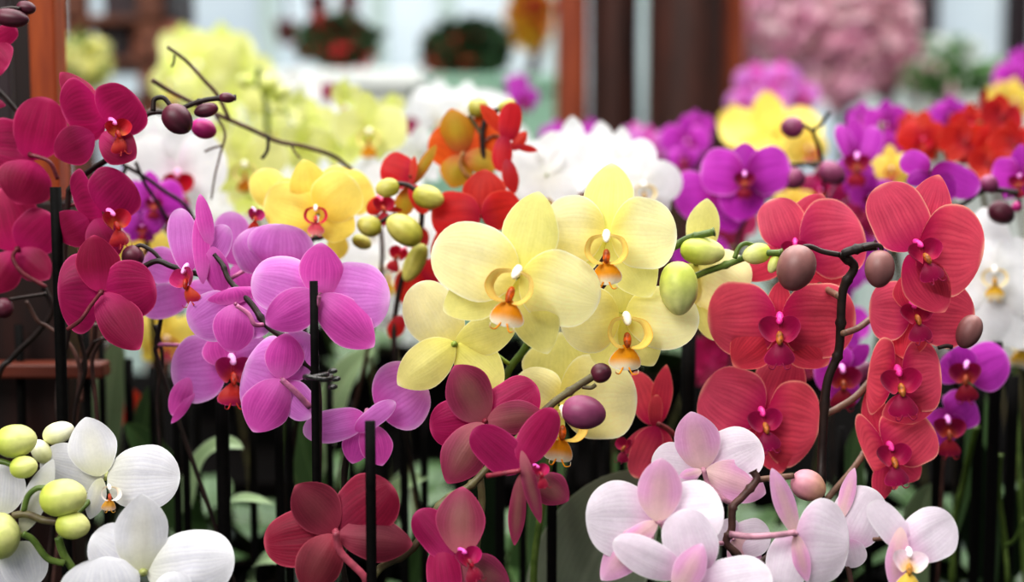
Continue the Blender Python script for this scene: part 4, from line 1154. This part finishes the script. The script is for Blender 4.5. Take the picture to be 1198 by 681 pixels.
stake(65, 219, 0.985, 13, 'tall black stake in front of the wooden post and crimson flowers')
stake(367, 329, 0.905, 10, 'tall black stake in front of the big lilac flower')
stake(433, 493, 0.86, 13, 'short black stake standing in front of the ruby flower')
stake(806, 385, 1.12, 17, 'thick black stake between the coral bloom and the salmon flowers')
GL = ('black plant stake in the shade among the lower stems', 'black stakes among the stems')
for x, y, d, w in [(205, 440, 1.12, 9), (216, 455, 1.14, 9), (259, 440, 1.06, 16), (326, 470, 1.1, 11), (338, 465, 1.14, 9), (385, 440, 1.2, 9), (472, 420, 1.15, 10), (496, 470, 1.2, 9), (585, 470, 1.15, 12), (646, 500, 1.05, 12), (612, 470, 1.2, 9), (695, 480, 1.2, 10),
                   (712, 490, 1.25, 8), (728, 480, 1.18, 8), (850, 480, 1.2, 10), (1098, 470, 1.14, 10), (1146, 440, 1.18, 12), (1166, 400, 1.14, 14), (1186, 440, 1.18, 13), (1125, 480, 1.25, 9), (100, 380, 1.16, 9), (118, 400, 1.2, 8), (22, 380, 1.15, 10), (150, 420, 1.25, 10), (178, 430, 1.2, 8),
                   (230, 440, 1.3, 8), (295, 470, 1.2, 9), (410, 470, 1.3, 9), (450, 450, 1.3, 9), (535, 480, 1.3, 9), (1020, 480, 1.25, 10), (985, 500, 1.15, 8), (760, 520, 1.3, 8), (670, 520, 1.3, 9), (40, 420, 1.3, 9)]:
    stake(x, y, d, w, *GL)

# the little clip that ties the lilac stem to its stake
c = W(372, 441, 0.895)
mb = MB()
ring = [c + Vector((0.0085 * math.cos(a), 0.006 * math.sin(a), 0.001 * math.sin(2 * a))) for a in [2 * PI * i / 16 for i in range(17)]]
v, f, u = tube(ring, 0.0016, 0.0016, 7, sm=False)
mb.add(v, f, u)
for dx, dz in ((0.009, 0.004), (0.011, -0.001), (0.009, -0.006)):
    v, f, u = egg(c + Vector((dx - 0.002, -0.004, dz)), c + Vector((dx + 0.004, -0.006, dz + 0.001)), 0.004, nv=6, nu=8)
    mb.add(v, f, u)
plain('clip_black', (20, 19, 19), (52, 50, 48), 700, 0.25, 0.8)
cl = mb.link('stem_clip', ['clip_black'], None, c)
tag(cl, 'small shiny black clip tying the lilac stem to its stake', 'clip')

# ------------------------------------------------------------------ the place: benches, floor, walls


def thing_box(name, x0, x1, y0, y1, z0, z1, mat, parent=None, bev=0.004):
    v, f = box(x0, x1, y0, y1, z0, z1)
    org = Vector(((x0 + x1) / 2, (y0 + y1) / 2, z0))
    o = link(name, v, f, mat, parent, org, smooth=False)
    if bev:
        m = o.modifiers.new('bevel', 'BEVEL')
        m.width = bev
        m.segments = 2
    return o


plain('floor_mat', (150, 158, 150), (120, 128, 120), 3, 0.6)
plain('wall_mat', (214, 226, 222), (196, 212, 206), 2, 0.7)
plain('bench_mat', (14, 11, 10), (6, 5, 5), 12, 0.95, 0.04, stretch=(1, 8, 8))  # near black paints in the shade below the flowers
plain('post_orange', (158, 72, 20), (128, 50, 14), 8, 0.5, stretch=(8, 8, 1))
plain('post_dark', (48, 20, 14), (26, 12, 10), 8, 0.5, stretch=(8, 8, 1))
plain('bar_red', (104, 46, 28), (78, 32, 20), 8, 0.5, stretch=(1, 8, 8))
plain('pillar_brown', (74, 38, 28), (38, 22, 18), 6, 0.6, stretch=(6, 6, 0.7))
plain('pillar_rust', (150, 72, 38), (112, 46, 26), 6, 0.6, stretch=(6, 6, 0.7))
plain('mint', (176, 214, 190), (150, 196, 170), 3, 0.5)
plain('white_lam', (238, 240, 236), (226, 230, 226), 3, 0.4)
plain('frame_dark', (60, 44, 48), (40, 30, 34), 6, 0.5)
plain('sky_glass', (188, 200, 212), (214, 222, 226), 0.9, 0.2, emis=0.25)  # faint glow of the panes stands in for daylight outside
plain('leaf_bush', (58, 92, 52), (24, 44, 26), 30, 0.6)
plain('leaf_bright', (120, 160, 96), (70, 116, 64), 30, 0.6)
plain('bloom_red', (196, 44, 50), (150, 24, 36), 30, 0.6)
plain('bloom_pink', (238, 186, 206), (218, 146, 180), 30, 0.6)
plain('bloom_rose', (242, 212, 218), (222, 170, 182), 30, 0.6)
plain('bloom_yellow', (236, 196, 60), (220, 150, 40), 30, 0.6)
plain('bloom_pale', (240, 236, 176), (222, 220, 140), 30, 0.6)
plain('bloom_coral', (224, 92, 70), (190, 60, 50), 30, 0.6)
plain('wood_brown', (120, 72, 50), (78, 44, 32), 6, 0.6, stretch=(1, 1, 6))
plain('red_pot', (150, 28, 40), (110, 18, 28), 20, 0.5)
plain('terracotta', (170, 110, 90), (140, 84, 66), 20, 0.7)

v, f = box(-9, 9, -3, 9.0, -0.1, 0.0)
fl = link('floor', v, f, 'floor_mat', None, Vector((0, 0, 0)), smooth=False)
fl['kind'] = 'structure'

t = empty('display_bench', Vector((0, 1.2, 0)))
tag(t, 'dark slatted display bench carrying the front rows of potted orchids', 'bench')
thing_box('bench_top', -1.5, 1.5, 0.62, 1.73, BENCH - 0.04, BENCH, 'bench_mat', t)
for sx in (-1.42, 0.0, 1.42):
    for sy in (0.7, 1.65):
        thing_box('leg', sx - 0.03, sx + 0.03, sy - 0.03, sy + 0.03, 0, BENCH - 0.04, 'bench_mat', t)
t = empty('display_bench', Vector((0, 2.2, 0)))
tag(t, 'higher dark display bench behind, carrying the blurred orchids', 'bench')
thing_box('bench_top', -1.9, 1.9, 1.75, 2.66, TIER - 0.04, TIER, 'bench_mat', t)
thing_box('shade_panel', -1.9, 1.9, 1.745, 1.76, 0.02, TIER - 0.04, 'bench_mat', t)  # dark riser added to give the shade behind the lower stems
for sx in (-1.8, 1.8):
    for sy in (1.85, 2.58):
        thing_box('leg', sx - 0.03, sx + 0.03, sy - 0.03, sy + 0.03, 0, TIER - 0.04, 'bench_mat', t)

# wooden rack at the left border
r = empty('wooden_rack', Vector((-0.45, 1.22, BENCH)))
tag(r, 'wooden rack at the left border, orange brown post with a darker post beside it', 'rack')
a, b = W(38, 200, 1.16), W(69, 200, 1.16)
thing_box('post', a.x, b.x, a.y, a.y + 0.03, W(0, 235, 1.16).z, 1.75, 'post_orange', r, 0.002)
thing_box('base_panel', a.x - 0.04, b.x + 0.004, a.y - 0.004, a.y + 0.034, BENCH, W(0, 235, 1.16).z, 'post_dark', r, 0.002)
a, b = W(14, 200, 1.2), W(42, 200, 1.2)
thing_box('post', a.x, b.x, a.y + 0.01, a.y + 0.03, BENCH, 1.75, 'post_dark', r, 0.002)
a, b = W(-60, 200, 1.24), W(16, 200, 1.24)
thing_box('panel', a.x, b.x, a.y, a.y + 0.015, BENCH, 1.75, 'frame_dark', r, 0.002)
a, b = W(-80, 432, 1.15), W(125, 425, 1.15)
thing_box('crossbar', a.x, b.x, a.y - 0.012, a.y + 0.012, a.z - 0.006, a.z + 0.006, 'bar_red', r, 0.002)

# pillars behind the display


def pillar(x0, x1, d, mat, label, wood=None):
    a, b = W(x0, 60, d), W(x1, 60, d)
    cx, rr = (a.x + b.x) / 2, (b.x - a.x) / 2
    c0 = Vector((cx, a.y, 0))
    t_ = empty('wooden_pillar', c0)
    tag(t_, label, 'pillar')
    vs, fs = [], []
    ns, nz = 20, 26
    for i in range(nz + 1):
        z = 2.9 * i / nz
        for j in range(ns):
            q = 2 * PI * j / ns
            k_ = 1 + 0.08 * mnoise(Vector((math.cos(q) * 2 + cx * 3, math.sin(q) * 2, z * 2.2)))
            vs.append(c0 + Vector((rr * k_ * math.cos(q), rr * k_ * math.sin(q), z)))
    for i in range(nz):
        for j in range(ns):
            k2 = (j + 1) % ns
            fs.append((i * ns + j, i * ns + k2, (i + 1) * ns + k2, (i + 1) * ns + j))
    fs.append(tuple(nz * ns + j for j in range(ns)))
    link('shaft', vs, fs, mat, t_, c0)
    v, f, u = lathe(c0, [(0, 0), (rr * 1.35, 0), (rr * 1.35, 0.05), (rr * 1.1, 0.08), (rr * 1.0, 0.1)])
    link('base', v, f, mat, t_, c0, u)


pillar(650, 688, 3.6, 'pillar_rust', 'rust brown wooden pillar, leftmost and slimmest of the pillars')
pillar(690, 748, 3.7, 'pillar_brown', 'dark brown wooden pillar next to the slim rust one')
pillar(757, 846, 3.5, 'pillar_brown', 'thickest dark brown wooden pillar behind the flowers')
pillar(843, 872, 3.6, 'pillar_rust', 'rust brown wooden pillar right of the thickest dark one')


def scatter(c, rx, ry, rz, n, size, seed):
    """leaf or blossom sheets on the shell and inside of a crown"""
    rnd = random.Random(seed)
    mb = MB()
    for _ in range(n):
        while True:
            q = Vector((rnd.uniform(-1, 1), rnd.uniform(-1, 1), rnd.uniform(-1, 1)))
            if 0.25 < q.length < 1:
                break
        p = c + Vector((q.x * rx, q.y * ry, q.z * rz))
        a = Vector((rnd.gauss(0, 1), rnd.gauss(0, 1), rnd.gauss(0, 0.7))).normalized()
        b_ = a.cross(Vector((rnd.gauss(0, 1), rnd.gauss(0, 1), rnd.gauss(0, 1)))).normalized()
        n_ = a.cross(b_)
        s = size * rnd.uniform(0.6, 1.3)
        mb.add([p - a * s, p - b_ * s * 0.55 + n_ * s * 0.1, p + a * s, p + b_ * s * 0.55 + n_ * s * 0.1], [(0, 1, 2, 3)])
    return mb


def shrub(name, label, cat, x, y, d, rx, rz, leafm, bloomm, n1, n2, size, seed, stand=None, planter=None):
    """a bush seen around pixel place x, y: trunk, foliage, blossom, in a pot or the ground"""
    c_ = W(x, y, d)
    k_ = K * d
    Rx, Rz = rx * k_, rz * k_
    z0 = stand if stand is not None else 0.0
    b_ = Vector((c_.x, c_.y, z0))
    t_ = empty(name, b_)
    tag(t_, label, cat)
    ph = min(0.3, max(0.1, (c_.z - Rz - z0) * 0.4))
    if planter:
        w_ = min(0.22, Rx * 0.6)
        v, f, u = lathe(b_, [(0, 0), (w_ * 0.75, 0), (w_, ph), (w_ * 1.05, ph), (w_ * 1.05, ph + 0.02), (w_ * 0.92, ph + 0.02), (0, ph)])
        link('planter', v, f, planter, t_, b_, u)
    v, f, u = tube([b_ + Vector((0, 0, 0.02)), b_.lerp(c_, 0.5) + Vector((0.02, 0, 0)), c_], 0.025, 0.012, 8)
    link('trunk', v, f, 'brown_stem', t_, b_, u)
    o = scatter(c_, Rx, Rx * 0.8, Rz, n1, size, seed).link('foliage', [leafm], t_, c_, False)
    o['kind'] = 'stuff'
    if n2:
        o = scatter(c_, Rx * 1.04, Rx * 0.85, Rz * 1.04, n2, size * 1.1, seed + 1).link('blossom', [bloomm], t_, c_, False)
        o['kind'] = 'stuff'
    return t_


# counters behind
def counter(x0, x1, ytop, d, mat, label, depth=0.6):
    a, b = W(x0, ytop, d), W(x1, ytop, d)
    t_ = empty('counter', Vector(((a.x + b.x) / 2, a.y, 0)))
    tag(t_, label, 'counter')
    thing_box('worktop', a.x - 0.03, b.x + 0.03, a.y - 0.03, a.y + depth, a.z - 0.04, a.z, mat, t_)
    thing_box('front', a.x, b.x, a.y, a.y + depth - 0.03, 0.0, a.z - 0.04, mat, t_)
    return a.z


zt = counter(318, 480, 82, 3.4, 'white_lam', 'white counter, blurred, behind the lime orchids')
zm = counter(492, 650, 88, 4.4, 'mint', 'mint green counter, blurred, under the dark bush')
zr = counter(1062, 1240, 70, 4.6, 'white_lam', 'long white counter, blurred, at the upper right')

shrub('flowering_shrub', 'dark green bush with coral flowers standing on the mint counter', 'shrub', 545, 58, 4.6, 52, 34, 'leaf_bush', 'bloom_coral', 900, 60, 0.035, 3, zm)
shrub('flowering_shrub', 'red and green flowering bush standing on the white counter', 'shrub', 395, 48, 3.6, 46, 28, 'leaf_bush', 'bloom_red', 700, 110, 0.03, 5, zt)
shrub('flowering_shrub', 'yellow and red flowering plant beside the slim rust pillar', 'shrub', 620, 18, 4.9, 24, 40, 'bloom_yellow', 'bloom_red', 320, 160, 0.035, 7, zm)
shrub('blossom_tree', 'pink blossom tree right of the pillars, widest of the pink ones', 'tree', 915, 55, 4.3, 62, 72, 'bloom_rose', 'bloom_pink', 330, 260, 0.04, 9, 0.0, 'terracotta')
shrub('blossom_tree', 'rose pink blossom tree, upright, second from the pillars', 'tree', 985, 52, 3.95, 36, 76, 'bloom_rose', 'bloom_pink', 260, 120, 0.045, 11, 0.0, 'terracotta')
shrub('blossom_tree', 'rose pink blossom tree beside the white counter', 'tree', 1040, 48, 4.38, 30, 66, 'bloom_rose', 'bloom_pink', 300, 90, 0.045, 13, 0.0, 'terracotta')
shrub('flowering_shrub', 'low green bush in front of the white counter at the right', 'shrub', 1100, 92, 4.2, 44, 18, 'leaf_bright', 'bloom_rose', 600, 40, 0.03, 15, 0.0, 'terracotta')
shrub('flowering_shrub', 'pale green bush on the white counter at the right', 'shrub', 1105, 58, 4.9, 40, 12, 'leaf_bright', 'white_lam', 380, 200, 0.03, 16, zr)
shrub('flowering_shrub', 'green bush at the right border in front of the white counter', 'shrub', 1168, 92, 3.7, 32, 16, 'leaf_bright', 'white_lam', 420, 40, 0.03, 17, 0.0, 'terracotta')
shrub('flowering_shrub', 'pale yellow flowering plant low behind the left wooden post', 'shrub', 100, 75, 2.9, 24, 30, 'bloom_pale', 'leaf_bright', 300, 60, 0.028, 19, 0.0, 'terracotta')

# brown stand with a dark crate, upper left
t = empty('wooden_stand', W(135, 100, 3.3) * Vector((1, 1, 0)) if False else Vector((W(135, 60, 3.3).x, W(135, 60, 3.3).y, 0)))
tag(t, 'brown wooden stand, blurred, behind the left wooden post', 'stand')
a, b = W(74, 40, 3.3), W(186, 20, 3.3)
for xx in (a.x, b.x - 0.05):
    thing_box('upright', xx, xx + 0.05, a.y, a.y + 0.05, 0, 1.72, 'wood_brown', t)
for yy in (18, 66, 112):
    z_ = W(100, yy, 3.3).z
    thing_box('shelf', a.x, b.x, a.y, a.y + 0.4, z_ - 0.02, z_, 'wood_brown', t)
z_ = W(100, 18, 3.3).z
m_ = W(150, 20, 3.3)
bx = thing_box('crate', m_.x - 0.07, m_.x + 0.09, a.y + 0.05, a.y + 0.3, z_, z_ + 0.2, 'frame_dark')
tag(bx, 'dark crate on the top shelf of the brown stand', 'crate')
z_ = W(100, 66, 3.3).z
bx = thing_box('crate', m_.x - 0.02, m_.x + 0.1, a.y + 0.05, a.y + 0.3, z_, z_ + 0.085, 'terracotta')
tag(bx, 'pinkish crate on the middle shelf of the brown stand', 'crate')
bx = thing_box('crate', a.x + 0.06, a.x + 0.15, a.y + 0.05, a.y + 0.3, z_, z_ + 0.08, 'frame_dark')
tag(bx, 'dark crate on the middle shelf, left of the pinkish one', 'crate')

# red pots hanging by the back wall


def hanging(x, y, d, rpx, label):
    c_ = W(x, y, d)
    r_ = rpx * K * d
    t_ = empty('hanging_pot', c_ - Vector((0, 0, r_)))
    tag(t_, label, 'pot')
    v, f, u = lathe(c_ - Vector((0, 0, r_)), [(0, 0), (r_ * 0.7, 0), (r_, r_ * 1.8), (r_ * 1.08, r_ * 1.8), (r_ * 1.08, r_ * 2), (r_ * 0.9, r_ * 2), (0, r_ * 1.8)])
    link('pot', v, f, 'red_pot', t_, c_, u)
    v, f, u = tube([c_ + Vector((0, 0, r_ * 0.8)), c_ + Vector((0, 0, 1.2)), c_ + Vector((0, 0, 2.0))], 0.006, 0.006, 6)
    link('cord', v, f, 'frame_dark', t_, c_, u)


hanging(335, 38, 5.2, 13, 'dark red hanging pot, lowest of the three by the back window')
hanging(372, 6, 5.2, 13, 'dark red hanging pot above the red and green bush')
hanging(408, 4, 5.4, 12, 'dark red hanging pot, rightmost of the three by the back window')

# back wall with large panes
YB = 7.2
ww = empty('wall_back', Vector((0, YB, 0)))
ww['kind'] = 'structure'
v, f = box(-9, 9, YB, YB + 0.1, 0, 1.0)
link('wall_panel', v, f, 'wall_mat', ww, Vector((0, YB, 0)), smooth=False)
v, f = box(-9, 9, YB, YB + 0.1, 3.2, 4.0)
link('lintel', v, f, 'wall_mat', ww, Vector((0, YB, 0)), smooth=False)
xs = [-9.0] + [W(x, 20, YB).x for x in (-150, 60, 318, 445, 525, 650, 760, 900, 1075, 1183, 1320)] + [9.0]
for i in range(len(xs) - 1):
    w_ = empty('window_%d' % (i + 1), Vector(((xs[i] + xs[i + 1]) / 2, YB, 1.0)))
    w_['kind'] = 'structure'
    v, f = box(xs[i] + 0.03, xs[i + 1] - 0.03, YB + 0.04, YB + 0.06, 1.0, 3.2)
    link('pane', v, f, 'sky_glass', w_, Vector((xs[i], YB, 1.0)), smooth=False)
    fm = 'frame_dark' if i in (9, 10) else 'wall_mat'
    hw = 0.06 if i in (9, 10) else 0.04
    v, f = box(xs[i] - hw, xs[i] + hw, YB - 0.03, YB + 0.08, 1.0, 3.2)
    link('mullion', v, f, fm, w_, Vector((xs[i], YB, 1.0)), smooth=False)

# ------------------------------------------------------------------ light


def area(name, loc, rot, sx, sy, e, col):
    l = bpy.data.lights.new(name, 'AREA')
    l.shape = 'RECTANGLE'
    l.size, l.size_y, l.energy, l.color = sx, sy, e, col
    o = bpy.data.objects.new(name, l)
    COL.objects.link(o)
    o.location, o.rotation_euler = loc, rot
    return o


area('roof_light', (0.2, 1.6, 3.4), (math.radians(-6), 0, 0), 3.5, 2.6, 150, (1.0, 0.99, 0.96))
area('front_light', (-1.2, -0.9, 2.9), (math.radians(48), 0, math.radians(-24)), 2.0, 1.2, 72, (1.0, 0.97, 0.93))
area('hall_light', (0.5, 5.2, 3.8), (0, 0, 0), 6, 3, 150, (0.96, 1.0, 0.99))
w = bpy.data.worlds.new('world')
SC.world = w
w.use_nodes = True
bg = w.node_tree.nodes['Background']
sky = w.node_tree.nodes.new('ShaderNodeTexSky')
sky.sky_type = 'HOSEK_WILKIE'
sky.turbidity = 6
sky.sun_direction = Vector((0.2, -0.4, 0.9)).normalized()
mx = w.node_tree.nodes.new('ShaderNodeMix')
mx.data_type = 'RGBA'
mx.inputs[0].default_value = 0.75
w.node_tree.links.new(sky.outputs[0], mx.inputs[6])
mx.inputs[7].default_value = (0.9, 0.95, 1.0, 1)
w.node_tree.links.new(mx.outputs[2], bg.inputs[0])
bg.inputs[1].default_value = 0.22

SC.view_settings.view_transform = 'Standard'
try:
    SC.view_settings.look = 'Medium High Contrast'
except TypeError:
    SC.view_settings.look = 'None'
SC.view_settings.exposure = 0.0
SC.view_settings.gamma = 1.0
SC.cycles.max_bounces = 6
SC.cycles.transparent_max_bounces = 6
